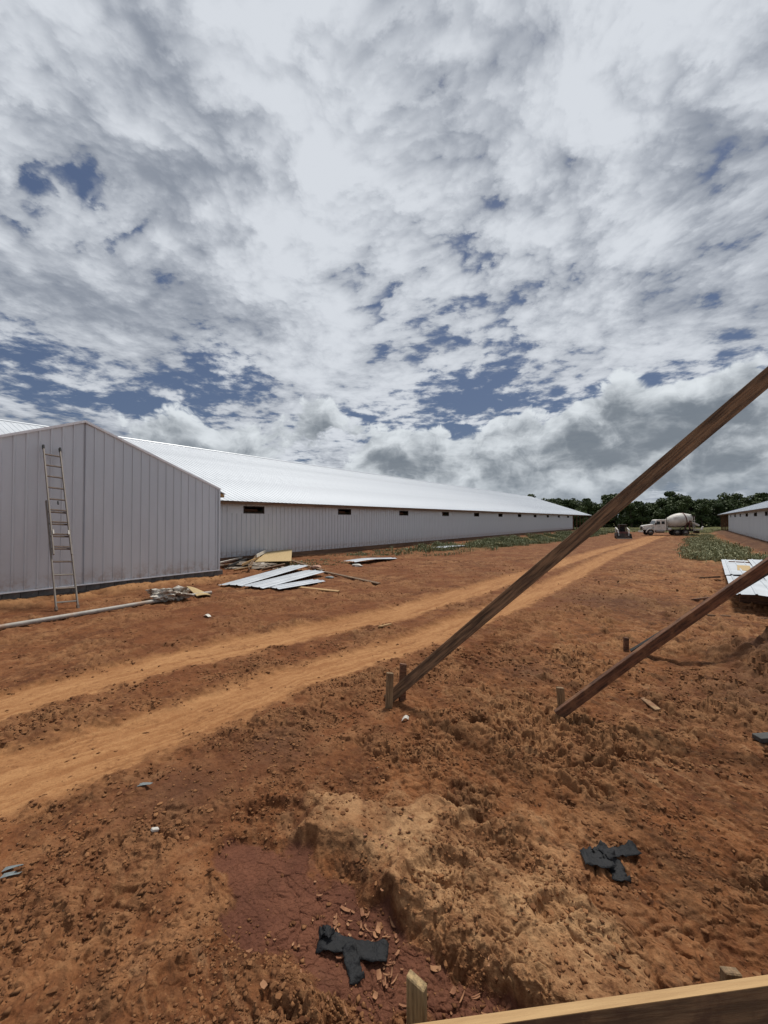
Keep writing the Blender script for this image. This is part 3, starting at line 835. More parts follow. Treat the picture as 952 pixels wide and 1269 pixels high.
    mb = MB(); mb.box(L(s_end - .03, wallD - sgn * .012, (BASE_Z + top) / 2 + .0), (.09, .05, top - BASE_Z - .03)); mb.build('corner_trim', TRIMM, root)
    return root, L

WINL = [13.45 + 7.72 * k for k in range(11)]
shedL, LL = shed('long_shed', 'long white-roofed metal shed with a gabled wing and small dark openings under its eave', WALL_D, 1, -12.6, 95.6, 116.0, WINL, True)
WINR = [13.45 + 7.72 * k for k in range(4, 11)]
shedR, LR = shed('metal_shed', 'metal shed with a low white roof standing past the stacked roofing sheets', -6.1, -1, 40.0, 96.0, 118.0, WINR, False)

# ------------------------------------------------------------------ gabled wing of the long shed
def wing():
    FD = 15.5; sL, sP, sR = -.12, 4.58, 9.28; zE, zP = 3.60, 5.50; zb = .27
    def top(s): return zE + (zP - zE) * (1 - abs(s - sP) / (sR - sP)) - .02
    pitch = .285; w = pitch * 3
    # sheets of the gable face: the tops follow the rake
    s = sL; k = 0
    while s < sR - .02:
        ww = min(w, sR - s); nrib = max(1, int(round(ww / pitch))); pp = ww / nrib
        mb = MB()
        def put(a, b):
            pr = [q for q in rib_profile(ww, pp, .036) if a - 1e-6 <= q[0] <= b + 1e-6]
            if abs(pr[0][0] - a) > 1e-6: pr = [(a, 0)] + pr
            if abs(pr[-1][0] - b) > 1e-6: pr = pr + [(b, 0)]
            n = len(pr)
            vs = [LL(s + u, FD - o, zb) for u, o in pr] + [LL(s + u, FD - o, top(s + u)) for u, o in pr]
            vs += [LL(s + u, FD - o + .004, zb) for u, o in pr] + [LL(s + u, FD - o + .004, top(s + u)) for u, o in pr]
            fs = [(i, i + 1, n + i + 1, n + i) for i in range(n - 1)] + [(2 * n + i, 3 * n + i, 3 * n + i + 1, 2 * n + i + 1) for i in range(n - 1)]
            fs += [(i, 2 * n + i, 2 * n + i + 1, i + 1) for i in range(n - 1)] + [(n + i, n + i + 1, 3 * n + i + 1, 3 * n + i) for i in range(n - 1)]
            mb.add(vs, fs)
        if s < sP < s + ww: put(0, sP - s); put(sP - s, ww)
        else: put(0, ww)
        mb.build('gable_panel', WALLM, shedL, recalc=False); s += ww; k += 1
    def bar(name, p, q, th, h, m):
        p = LL(*p); q = LL(*q); d = (q - p); M = d.to_track_quat('X', 'Z').to_matrix()
        mb = MB(); mb.box((p + q) / 2, (d.length, th, h), M); return mb.build(name, m, shedL)
    bar('rake_trim', (sL - .35, FD - .045, zE - .20 * .0 - .14), (sP, FD - .045, zP + .0), .05, .07, TRIMM)
    bar('rake_trim', (sP, FD - .045, zP), (sR + .02, FD - .045, zE - .01), .05, .07, TRIMM)
    bar('base_trim', (sL, FD - .04, zb - .012), (sR, FD - .04, zb - .012), .06, .035, TRIMM)
    bar('corner_trim', (sR - .02, FD - .036, zb + .01), (sR - .02, FD - .036, zE - .04), .05, .07, WALLM)
    # block foundation, each course of blocks a piece
    m = 0
    blk = None
    for row in range(3):
        s = sL - .2 * (row % 2)
        while s < sR - .05:
            if blk is None:
                mb = MB(); mb.box((.2, .1, 0), (.390, .2, .190)); blk = mb.build('block', BLOCKM, shedL, bevel=.006); o = blk
            else: o = link(bpy.data.objects.new('block', blk.data), shedL)
            o.location = LL(s, FD + .02, zb - .03 - .1 - row * .2); s += .4
    mb = MB(); mb.box(LL((sL + sR) / 2, FD + .13, -.05), (sR - sL - .1, .16, .5)); mb.build('mortar_core', mat('mortar', (0.10, 0.095, 0.09), .95), shedL)
    # side walls of the wing
    for sx in (sL + .06, sR - .06):
        mb = MB(); mb.box(LL(sx, (FD + WALL_D) / 2 + .03, (zE - .08) / 2 - .1), (.06, WALL_D - FD - .04, zE + .0)); mb.build('wing_side_wall', WALLM, shedL)
    # roof of the wing
    sl = (zP - zE) / (sR - sP)
    for sg in (-1, 1):
        ov = .50
        a = sP; b = sP + sg * (sR - sP + ov); zb2 = zP - sl * (sR - sP + ov)
        n = 9; mb = MB(); D1 = 26.2
        t = Vector((0, 0, .045))
        vs = [LL(a, FD - .03, zP) + t, LL(b, FD + .35, zb2) + t, LL(b, D1, zb2) + t, LL(a, D1, zP) + t]
        vs += [p - Vector((0, 0, .03)) for p in vs]
        mb.add(vs, [(0, 1, 2, 3), (7, 6, 5, 4), (0, 4, 5, 1), (1, 5, 6, 2), (2, 6, 7, 3), (3, 7, 4, 0)])
        mb.build('wing_roof', ROOFM, shedL)
        mb = MB()
        vs = [LL(sP + sg * (sR - sP - .3), FD + .4, zP - sl * (sR - sP - .3) - .03), LL(b - sg * .03, FD + .4, zb2 - .01), LL(b - sg * .03, 20.5, zb2 - .01), LL(sP + sg * (sR - sP - .3), 20.5, zP - sl * (sR - sP - .3) - .03)]
        vs += [p - Vector((0, 0, .10)) for p in vs]
        mb.add(vs, [(0, 1, 2, 3), (7, 6, 5, 4), (0, 4, 5, 1), (1, 5, 6, 2), (2, 6, 7, 3), (3, 7, 4, 0)])
        mb.build('soffit_board', NEWWOOD, shedL)
wing()

# ------------------------------------------------------------------ boards
def board(name, p0, p1, w, th, m, label=None, cat=None, group=None, wide=Vector((0, 0, 1)), bevel=.004, warp=0.0, parent=None):
    """a plank from p0 to p1; w measured along 'wide', th across it; local X runs along the plank"""
    p0 = Vector(p0); p1 = Vector(p1); d = p1 - p0; L = d.length; x = d.normalized()
    zz = (wide - x * wide.dot(x)).normalized(); yy = zz.cross(x)
    M = Matrix((x, yy, zz)).transposed().to_4x4(); M.translation = p0
    n = max(2, int(L / .35) + 1); vs = []
    rw = [random.uniform(-1, 1) for _ in range(4)]
    for i in range(n):
        t = i / (n - 1); b = warp * math.sin(t * math.pi * 1.3 + rw[0]) ; b2 = warp * .7 * math.sin(t * math.pi * 1.9 + rw[1])
        for a, c in ((-1, -1), (1, -1), (1, 1), (-1, 1)): vs.append((t * L, a * th / 2 + b2, c * w / 2 + b))
    fs = [(0, 1, 2, 3), tuple(4 * (n - 1) + k for k in (3, 2, 1, 0))]
    for i in range(n - 1):
        for k in range(4): a = 4 * i + k; b = 4 * i + (k + 1) % 4; fs.append((a, a + 4, b + 4, b))
    me = bpy.data.meshes.new(name); me.from_pydata(vs, [], fs); me.materials.append(m)
    bm = bmesh.new(); bm.from_mesh(me); bmesh.ops.recalc_face_normals(bm, faces=bm.faces)
    if bevel:
        es = [e for e in bm.edges if e.calc_face_angle(0) > .8]
        bmesh.ops.bevel(bm, geom=es, offset=bevel, segments=1, affect='EDGES', profile=.5)
    bm.to_mesh(me); bm.free()
    o = bpy.data.objects.new(name, me); o.matrix_world = M
    link(o, parent); return tag(o, label, cat, group)
def stake(px, py_base, h, w, th, rz, label, lean=(0, 0), m=None, pos=None):
    p = pos or onG(px, py_base)
    me = MB()
    prof = [(-w / 2, -.30), (w / 2, -.30), (w / 2, h - .01), (-w / 2, h + .006)]
    me.prism(prof, -th / 2, th / 2)
    o = me.build('wooden_stake', m or STAKEW, None, bevel=.005)
    o.location = p; o.rotation_euler = (lean[0], lean[1], rz)
    return tag(o, label, 'stake')

# brace 1: from the two stakes up to the right, towards the camera
pb1 = onG(484, 869); pb1.z += .03
e1 = at_depth(952, 464, 3.5); d1_ = (e1 - pb1).normalized()
board('timber_brace', pb1 - d1_ * .05, pb1 + d1_ * ((e1 - pb1).length + .75), .140, .042, OLDWOOD,
      'long weathered timber brace rising from a pair of stakes across the sky', 'timber brace', wide=Vector((0, 0, 1)), warp=.018)
stake(482, 877, .44, .088, .045, .35, 'grey wooden stake at the outer end of the long brace', (0.02, .03))
stake(497.5, 876, .48, .088, .045, .3, 'brown wooden stake crossing the foot of the long brace', (-.02, .04), DARKWOOD, pos=onG(497, 873) + Vector((.02, .10, 0)))
pb2 = onG(694, 889); pb2.z += .05
e2 = at_depth(952, 699, 4.55); d2_ = (e2 - pb2).normalized()
board('timber_brace', pb2 - d2_ * .04, pb2 + d2_ * ((e2 - pb2).length + .85), .145, .042, DARKWOOD,
      'dark reddish timber brace set low over the mud in front of the stacked roofing sheets', 'timber brace', wide=Vector((0, -.25, 1)), warp=.012)
stake(699, 884, .27, .088, .042, .1, 'short wooden stake behind the foot of the dark reddish brace', (0, -.08), pos=onG(699, 884) + Vector((.02, .10, 0)))
pb3 = onG(783, 811); pb3.z += .03
e3 = at_depth(952, 707, 6.5); d3_ = (e3 - pb3).normalized()
board('timber_brace', pb3, pb3 + d3_ * ((e3 - pb3).length + 1.2), .16, .042, GREYWOOD,
      'dark grey timber brace mostly hidden behind the reddish brace', 'timber brace', wide=Vector((-.5, -.6, .9)))
stake(781, 809, .24, .09, .042, .1, 'small dark wooden stake at the foot of the grey brace', (0, .02), DARKWOOD, pos=onG(780, 808) + Vector((-.02, .06, 0)))
# posts the braces lean on, outside the picture
for pb, dd, ee, ex, lab in ((pb1, d1_, e1, .75, 'tall timber post carrying the top of the long brace'), (pb2, d2_, e2, .85, 'timber post carrying the top of the reddish brace'),
                            (pb3, d3_, e3, 1.2, 'timber post carrying the top of the grey brace')):
    p = pb + dd * ((ee - pb).length + ex)
    q = Vector((p.x + .06, p.y, gz(p.x, p.y) - .1))
    board('timber_post', q, Vector((q.x, q.y, p.z + .25)), .14, .09, OLDWOOD, lab, 'post', wide=Vector((1, 0, 0)))

# form board and its stakes in the foreground
zt = .285
fa = G(470, 1284, zt); fb = G(1040, 1203.5, zt)
fd = (fb - fa).normalized()
off = Vector((0, 0, -.115))
board('form_board', fa + off, fb + off, .230, .038, FORMW, 'long pale-edged form board standing on edge over the muddy hump', 'board', wide=Vector((0, 0, 1)), bevel=.003)
cap = board('top_edge', fa + Vector((0, 0, .0025)), fb + Vector((0, 0, .0025)), .004, .0385, NEWWOOD, bevel=0, parent=None)
fbo = bpy.data.objects['form_board']; mw = cap.matrix_world.copy(); cap.parent = fbo; cap.matrix_parent_inverse = fbo.matrix_world.inverted(); cap.matrix_world = mw
cap['label'] = 'clean pale top edge'
for x_, y_ in ((560, 1290),):
    pass
c = G(516.5, 1212, .29)
stake(0, 0, .285 - gz(c.x, c.y), .089, .040, math.atan2(-.0236, .0363), 'fresh-topped wooden stake beside the black strap in front of the form board', m=mat('foreground_stake', (0.36, 0.245, 0.115), .8, 0, .3, 5, .4, stretch=(8, 8, .7), dirt=(.34, .22, .10), dirt_scale=5), pos=Vector((c.x, c.y, gz(c.x, c.y))))
c = G(914, 1208, .255)
stake(0, 0, .24 - gz(c.x, c.y), .085, .038, .08, 'stake top showing just behind the form board', m=STAKEW, pos=Vector((c.x, c.y + .035, gz(c.x, c.y))))
# board end poking in on the right
a = onG(938, 921); b_ = onG(1010, 915)
board('grey_board', a + Vector((0, 0, .05)), b_ + Vector((0, 0, .05)), .05, .11, GREYWOOD, 'dark grey board end lying on the mud by the dark soil heap', 'board', wide=Vector((0, 0, 1)))

# ------------------------------------------------------------------ ladder
def ladder():
    f0, f1 = onG(69.5, 757), onG(97, 753.5)
    t0, t1 = hitD(50.5, 554.5, 15.40), hitD(74.8, 556.8, 15.40)
    root = empty('extension_ladder', (f0 + f1) / 2, 0, 'brown extension ladder leaning on the gable wall', 'ladder')
    o0 = root.location.copy()
    wdt = .47
    side = (f1 - f0).normalized()
    base = (f0 + f1) / 2; tp = (t0 + t1) / 2; ax = (tp - base); L = ax.length; ax.normalize()
    side = (side - ax * side.dot(ax)).normalized(); nrm = side.cross(ax)           # towards the camera?
    if nrm.y > 0: nrm = -nrm
    M = Matrix((side, nrm, ax)).transposed()
    def bar(name, c, size, m):
        mb = MB(); mb.box((0, 0, 0), size, M); o = mb.build(name, m, root); o.location = base + side * c[0] + nrm * c[1] + ax * c[2] - o0; return o
    def rail(sg, off, z0, z1, w):
        o = bar('side_rail', (sg * w / 2, off, (z0 + z1) / 2), (.028, .065, z1 - z0), ALUM); return o
    for sg in (-1, 1):
        rail(sg, 0, 0, L * .635, wdt); rail(sg, .072, L * .30, L, wdt - .065)
        mb = MB(); mb.box((0, 0, 0), (.05, .08, .10), M); o = mb.build('foot_pad', RUNGM, root); o.location = base + side * sg * wdt / 2 + ax * .04 - o0
        mb = MB(); mb.box((0, 0, 0), (.045, .075, .13), M); o = mb.build('end_cap', BLACKPL, root); o.location = base + side * sg * (wdt - .065) / 2 + nrm * .072 + ax * (L - .05) - o0
    n = 13; step = L / 13.35
    for k in range(n):
        z = step * (k + .55)
        if z < L * .62: bar('rung', (0, 0, z), (wdt - .03, .034, .034), RUNGM if k > 2 else ALUM)
        if z > L * .31: bar('rung', (0, .072, z + (.03 if z < L * .62 else 0)), (wdt - .095, .034, .034), RUNGM)
    for sg in (-1, 1): bar('rung_lock', (sg * (wdt - .12) / 2, .10, step * 5.75), (.03, .05, .13), PALEM)
    bar('pulley', (-.0, .11, step * 8.2), (.03, .03, .10), BLACKPL)
ladder()

# ------------------------------------------------------------------ things lying in front of the wing
pts = [onG(-120, 804), onG(0, 780.5), onG(120, 760), onG(200, 746), onG(262, 736.5)]
mb = MB()
cur = [p + Vector((0, 0, .055)) for p in pts]
for a, b in zip(cur[:-1], cur[1:]): mb.cyl(a, b, .055, n=10)
tag(mb.build('long_pipe', PIPEM), 'long grey pipe lying on the clay in front of the ladder', 'pipe')
def lump(name, c, size, m, label, cat, seed=0, amp=.35, sub=4):
    bm = bmesh.new(); bmesh.ops.create_icosphere(bm, subdivisions=sub, radius=1)
    co = np.array([v.co[:] for v in bm.verts])
    n = fbm(co[:, 0] * 1.7 + seed, co[:, 1] * 1.7 + co[:, 2] * 1.3, 4, seed, .6) + .5 * np.abs(perlin(co[:, 0] * 4 + co[:, 2] * 3, co[:, 1] * 4, seed + 3))
    co = co * (1 + amp * n[:, None]) * np.array(size)
    for v, q in zip(bm.verts, co): v.co = q
    me = bpy.data.meshes.new(name); bm.to_mesh(me); bm.free(); me.materials.append(m)
    o = link(bpy.data.objects.new(name, me)); o.location = c; return tag(o, label, cat)
lump('crumpled_bag', onG(207, 743) + Vector((0, 0.1, .13)), (.50, .30, .17), BAGM, 'crumpled dirty white plastic bag on the pipe', 'bag', 4, .55)
def sheet(name, c4, th, m, label, cat, bend=0.0, group=None, nu=8):
    """a thin slab on four corner points, bowed upwards by bend"""
    c4 = [Vector(p) for p in c4]; o0 = sum(c4, Vector()) / 4; vs = []; n = nu
    for i in range(n + 1):
        t = i / n
        a = c4[0].lerp(c4[1], t); b = c4[3].lerp(c4[2], t); up = Vector((0, 0, bend * math.sin(math.pi * t)))
        for p in (a, b):
            vs.append(p + up - o0); vs.append(p + up - o0 - Vector((0, 0, th)))
    fs = []
    for i in range(n):
        q = 4 * i; fs += [(q, q + 4, q + 6, q + 2), (q + 1, q + 3, q + 7, q + 5), (q, q + 1, q + 5, q + 4), (q + 2, q + 6, q + 7, q + 3)]
    fs += [(0, 2, 3, 1), (4 * n, 4 * n + 1, 4 * n + 3, 4 * n + 2)]
    mb = MB(); mb.add(vs, fs); o = mb.build(name, m); o.location = o0; return tag(o, label, cat, group)
zz = .06
sheet('plywood_offcut', [onG(231, 730, .10), onG(249, 733.5, .05), onG(262, 739.5, .05), onG(244, 741, .06)], .02, OSBM, 'small tan plywood offcut at the end of the pipe', 'plywood', .03)
sheet('paper_scrap', [onG(252, 764, .02), onG(258, 766, .03), onG(262, 765, .02), onG(256, 762.5, .03)], .004, PALEM, 'small white paper scrap on the red clay below the plywood offcut', 'scrap', .03, nu=3)

# loose ribbed metal sheets
def loose(name, pa, pb, w, dz0, dz1, label, group=None, tilt=0.0, sag=.0):
    a = onG(*pa); b = onG(*pb); a.z += dz0; b.z += dz1
    d = b - a; L = d.length; x = d.normalized(); y = Vector((0, 0, 1)).cross(x).normalized(); z = x.cross(y)
    mb = MB()
    ribbed(mb, w, w / 3, lambda u, o, t: Vector((t * L, u - w / 2, o + sag * math.sin(t * math.pi * 1.4) + .02 * math.sin(u * 5) + tilt * (u - w / 2))), rows=9, rh=.02)
    o = mb.build(name, SHEETM, None, recalc=False)
    M = Matrix((x, y, z)).transposed().to_4x4(); M.translation = a; o.matrix_world = M
    return tag(o, label, 'metal sheet', group)
loose('metal_sheet', (284, 727), (371, 706.5), .92, .05, .22, 'hindmost of the white ribbed metal sheets fanned out beside the debris heap')
loose('metal_sheet', (312, 731), (391, 712.5), .92, .10, .18, 'topmost of the white ribbed metal sheets fanned out beside the debris heap', tilt=.05)
loose('metal_sheet', (336, 730.5), (394, 721), .80, .05, .06, 'lowest of the white ribbed metal sheets fanned out beside the debris heap')
loose('metal_sheet', (433, 698), (485, 692.5), 1.0, .10, .10, 'single grey metal sheet lying flat on red clay past the debris heap', sag=.05)
loose('metal_sheet', (543, 680), (580, 676.5), 1.1, .09, .09, 'pale sheet lying among the first weeds beside the long shed', sag=.04)
# debris heap
sheet('osb_sheet', [onG(316, 701, .20), onG(361, 701, .24), onG(362, 690, .48), onG(334, 690, .44)], .03, OSBM, 'tan board sheet lying on top of the debris heap', 'board')
lump('rubbish_heap', onG(312, 704) + Vector((0, .1, .05)), (1.5, .7, .16), mat('rubbish', (.30, .24, .18), .9, 0, .4, 7, .6, col2=(.09, .07, .055), dirt=(.5, .46, .4), dirt_scale=4, dirt_lo=.55, dirt_hi=.65), 'low grey heap of mixed building rubbish against the wing corner', 'rubbish', 9, .5)
SB = [((268, 706), (287, 703), .10), ((272, 702), (300, 696), .18), ((283, 708), (306, 699), .22), ((300, 707), (322, 697), .25), ((308, 710), (318, 694), .2),
      ((318, 700), (338, 688), .46), ((283, 697.5), (330, 695), .12), ((290, 711), (312, 708), .15), ((326, 709), (352, 704), .12)]
for k, (a, b, dz) in enumerate(SB):
    board('scrap_board', onG(*a) + Vector((0, 0, dz)), onG(*b) + Vector((0, 0, dz + .04)), random.uniform(.09, .2), random.uniform(.025, .05),
          [OLDWOOD, PALEM, GREYWOOD, NEWWOOD][k % 4], 'scrap board jumbled in the debris heap', 'scrap board', 'scrap boards of the debris heap', wide=Vector((.1, -1, .4)))
board('loose_board', onG(362, 697.5) + Vector((0, 0, .12)), onG(401, 708.5) + Vector((0, 0, .06)), .14, .04, OLDWOOD, 'dark board running down from the debris heap', 'board', wide=Vector((1, 0, .1)))
board('loose_board', onG(402, 709.5) + Vector((0, 0, .04)), onG(470, 724.5) + Vector((0, 0, .04)), .13, .04, OLDWOOD, 'long brown board lying on red clay beyond the fanned metal sheets', 'board', wide=Vector((1, 0, .1)))
board('loose_board', onG(368, 729) + Vector((0, 0, .04)), onG(420, 734.5) + Vector((0, 0, .04)), .12, .04, NEWWOOD, 'light brown stick lying just below the fanned metal sheets', 'board', wide=Vector((1, 0, .1)))
board('loose_board', onG(362, 690.5) + Vector((0, 0, .06)), onG(448, 684.5) + Vector((0, 0, .06)), .12, .04, OLDWOOD, 'thin board lying along the foot of the long wall', 'board', wide=Vector((1, 0, .1)))
lump('brick_lump', onG(392, 705) + Vector((0, 0, .08)), (.26, .16, .10), mat('pinkish_rubble', (.42, .25, .18), .9), 'pinkish rubble lump at the end of the fanned metal sheets', 'rubble', 3, .3, 2)
lump('stone_lump', onG(443, 702) + Vector((0, 0, .05)), (.25, .13, .08), PALEM, 'pale lump lying beside the flat grey metal sheet', 'stone', 5, .3, 2)
lump('stone_lump', onG(409, 716.5) + Vector((0, 0, .03)), (.18, .10, .05), BLUEGREY, 'small bluish scrap beside the long brown board', 'scrap', 6, .3, 2)

# stacked roofing sheets on the right
def stack():
    a = Vector((8.75, 10.2, 0)); b = Vector((16.3, 19.5, 0)); x = (b - a).normalized(); y = Vector((-x.y, x.x, 0))
    def pt(u, v, z): p = a + x * u - y * v; return Vector((p.x, p.y, z))
    zt_ = .42
    for k, (u0, u1, v0, z) in enumerate(((0.0, 5.4, .0, zt_ + .03), (4.7, 12.0, -.02, zt_ + .0), (0.1, 5.5, .93, zt_ + .06), (5.0, 12.1, .93, zt_ + .02), (0.2, 9, 1.88, zt_ + .01))):
        w = .95; p0 = pt(u0, v0 + w / 2, z); d = pt(u1, v0 + w / 2, z) - p0; L = d.length
        mb = MB(); ribbed(mb, w, w / 3, lambda q, o, t: Vector((t * L, q - w / 2, o + .05 * math.sin(q * 3.3) * (1 - t) + .03 * math.sin(t * 5 + k) - .05 * (1 - t) ** 4 * 0)), rows=8, rh=.022)
        o = mb.build('roofing_sheet', SHEETM, None, recalc=False)
        M = Matrix((x, y, Vector((0, 0, 1)))).transposed().to_4x4(); M.translation = p0; o.matrix_world = M
        tag(o, ['near edge roofing sheet of the stack crossed by the reddish brace', 'rear roofing sheet of the stack beside the weeds, with a yellow offcut on it',
                'front inner roofing sheet of the stack, lapped over the near edge sheet', 'rear inner roofing sheet of the stack by the weeds', 'outermost roofing sheet of the stack away from the road'][k], 'roofing sheet')
    for k, u in enumerate((1.7, 3.8, 5.9, 8.4, 10.9)):
        p = pt(u, .22, 0); q = pt(u, 3.0, 0)
        h = zt_ - .03
        p.z = gz(p.x, p.y); q.z = p.z
        board('bearer', p + Vector((0, 0, h / 2 + p.z * 0)), q + Vector((0, 0, h / 2)), h - .02 - p.z, .14, DARKWOOD, 'timber bearer under the stacked roofing sheets', 'bearer', 'bearers under the roofing sheets')
    sheet('yellow_offcut', [pt(6.2, .35, zt_ + .07), pt(8.4, .42, zt_ + .07), pt(8.4, .80, zt_ + .07), pt(6.2, .75, zt_ + .07)], .02, OSBM, 'yellowish board offcut lying on the stacked roofing sheets', 'offcut')
    sheet('brown_offcut', [pt(5.4, 1.9, zt_ + .12), pt(8.0, 2.0, zt_ + .12), pt(8.0, 2.35, zt_ + .12), pt(5.4, 2.35, zt_ + .12)], .02, NEWWOOD, 'long brown board offcut on the outer side of the stacked roofing sheets', 'offcut')
stack()
board('loose_board', onG(868, 763.5) + Vector((0, 0, .03)), onG(985, 771) + Vector((0, 0, .03)), .12, .05, OLDWOOD, 'brown board lying on the clay in front of the stacked roofing sheets', 'board', wide=Vector((0, -1, .15)))
board('loose_board', onG(868, 717.5) + Vector((0, 0, .05)), onG(893, 717.5) + Vector((0, 0, .08)), .14, .06, OLDWOOD, 'brown board end sticking out beside the stacked roofing sheets', 'board', wide=Vector((0, -1, .2)))
board('loose_board', onG(860, 745) + Vector((0, 0, .04)), onG(880, 743) + Vector((0, 0, .05)), .14, .06, DARKWOOD, 'short dark reddish stick on the clay beside the stacked roofing sheets', 'board', wide=Vector((0, -1, .2)))

# ------------------------------------------------------------------ small scraps
board('wood_chip', onG(470, 778.5) + Vector((0, 0, .03)), onG(484, 775) + Vector((0, 0, .03)), .10, .03, NEWWOOD, 'little wood block lying on the smooth wheel track', 'wood block', wide=Vector((.3, -1, .2)))
board('wood_chip', onG(188, 1032) + Vector((0, 0, .02)), onG(196, 1031) + Vector((0, 0, .02)), .030, .02, PALEM, 'tiny pale wood block among dark clods', 'wood block', wide=Vector((.3, -1, .2)))
board('wood_chip', onG(797, 867) + Vector((0, 0, .02)), onG(816, 882) + Vector((0, 0, .02)), .075, .02, mat('muddy_pine', (.30, .19, .095), .85, 0, .3, 5, .3, stretch=(.6, 8, 8), dirt=(.20, .09, .04), dirt_scale=9, dirt_lo=.42, dirt_hi=.6), 'pale wood splinter on the mud past the reddish brace', 'wood piece', wide=Vector((1, .3, .2)))
for px, py, l, a in ((14, 1080, 'top of the torn blue-grey plastic strips on the clay', .1), (12, 1088, 'bottom of the torn blue-grey plastic strips on the clay', -.1)):
    p = onG(px, py); sheet('plastic_strip', [p + Vector((-.05, -.02, .012)), p + Vector((.05, .02 + a * .1, .018)), p + Vector((.055, .045, .012)), p + Vector((-.045, .01, .02))], .003, BLUEGREY, l, 'plastic strip', .003, nu=4)
p = onG(180, 975); sheet('plastic_strip', [p + Vector((-.06, -.02, .015)), p + Vector((.04, .0, .02)), p + Vector((.05, .03, .015)), p + Vector((-.05, .02, .02))], .003, BLUEGREY, 'bluish plastic shred beside the lower wheel track', 'plastic strip', .004, nu=4)
p = onG(502, 894); sheet('plastic_strip', [p + Vector((-.04, -.03, .015)), p + Vector((.04, .0, .02)), p + Vector((.05, .05, .03)), p + Vector((-.03, .03, .02))], .003, PALEM, 'crumpled white scrap below the paired stakes', 'scrap', .03, nu=4)

# ------------------------------------------------------------------ black straps
def ribbon(mb, pts, w, seed):
    """a crumpled ribbon of cloth along ground points"""
    P = [Vector(p) for p in pts]; n = 26; vs = []; hs = []; rs = np.random.default_rng(seed)
    seg = [0]
    for a, b in zip(P[:-1], P[1:]): seg.append(seg[-1] + (b - a).length)
    def ev(t):
        d = t * seg[-1]
        for k in range(len(P) - 1):
            if d <= seg[k + 1] or k == len(P) - 2:
                return P[k].lerp(P[k + 1], (d - seg[k]) / (seg[k + 1] - seg[k]))
    m = 7
    for i in range(n + 1):
        t = i / n; p = ev(t); q = ev(min(1, t + .03)); o = ev(max(0, t - .03)); d = (q - o); d.z = 0; d.normalize(); s = Vector((-d.y, d.x, 0))
        ww = w * (1 + .08 * math.sin(t * 9 + seed) + .05 * math.sin(t * 23 + seed))
        for j in range(m):
            v = j / (m - 1) - .5
            h = .006 + .007 * math.sin(t * 17 + v * 6 + seed) * math.sin(t * 7 + seed) + .010 * (1 - abs(math.sin(v * 5 + t * 13 + seed))) ** 3 + .008 * (1 - abs(math.sin(v * 7 - t * 9 + seed * 2))) ** 4 + .022 * (math.exp(-((t - .12) / .08) ** 2) + math.exp(-((t - .9) / .07) ** 2)) * (v + .5)
            c = p + s * v * ww; c.z = p.z; vs.append(c); hs.append(h)
    zg = ground(np.array([c.x for c in vs]), np.array([c.y for c in vs]), False)
    for c, g_, h in zip(vs, zg, hs): c.z = max(c.z, float(g_) * .6 + c.z * .4) + h
    nn = len(vs); vs2 = vs + [v - Vector((0, 0, .003)) for v in vs]; fs = []
    for i in range(n):
        for j in range(m - 1):
            a = i * m + j; fs.append((a, a + m, a + m + 1, a + 1)); b = a + nn; fs.append((b, b + 1, b + m + 1, b + m))
    for i in range(n):
        a = i * m; fs.append((a, a + nn, a + m + nn, a + m)); a = i * m + m - 1; fs.append((a, a + m, a + m + nn, a + nn))
    for j in range(m - 1):
        fs.append((j, j + 1, j + 1 + nn, j + nn)); a = n * m + j; fs.append((a, a + nn, a + 1 + nn, a + 1))
    mb.add(vs2, fs, True)
U = Vector((0, 0, .012))
mb = MB(); ribbon(mb, [onG(395, 1171) + U, onG(420, 1176) + U * 2, onG(450, 1184) + U * 2, onG(481, 1188) + U * 1.5], .095, 1)
t1_ = mb.build('black_strap', BLACKPL, None, recalc=False)
tag(t1_, 'black crumpled cloth strap in a T shape on the cracked mud', 'strap')
mb = MB(); ribbon(mb, [onG(431, 1178) + U * 2.5, onG(438, 1200) + U, onG(443, 1223) + U], .078, 4)
o = mb.build('strap_tail', BLACKPL, t1_, recalc=False)
mb = MB(); ribbon(mb, [onG(395, 1166) + U * 2, onG(404, 1163) + U * 4, onG(411, 1172) + U * 4], .05, 9); mb.build('strap_fold', BLACKPL, t1_, recalc=False)
mb = MB(); ribbon(mb, [onG(722, 1066) + U, onG(740, 1072) + U * 2, onG(758, 1074) + U * 3], .11, 2)
t2_ = mb.build('black_strap', BLACKPL, None, recalc=False); tag(t2_, 'black crumpled cloth strap in a star shape on the pale slope', 'strap')
mb = MB(); ribbon(mb, [onG(752, 1064) + U * 3, onG(764, 1080) + U * 1.5, onG(771, 1096) + U], .10, 5); mb.build('strap_tail', BLACKPL, t2_, recalc=False)
mb = MB(); ribbon(mb, [onG(748, 1066) + U * 3, onG(772, 1060) + U * 2, onG(791, 1056) + U], .085, 7); mb.build('strap_arm', BLACKPL, t2_, recalc=False)
mb = MB(); ribbon(mb, [onG(722, 1058) + U, onG(738, 1066) + U * 3, onG(754, 1060) + U * 4], .08, 8); mb.build('strap_fold', BLACKPL, t2_, recalc=False)

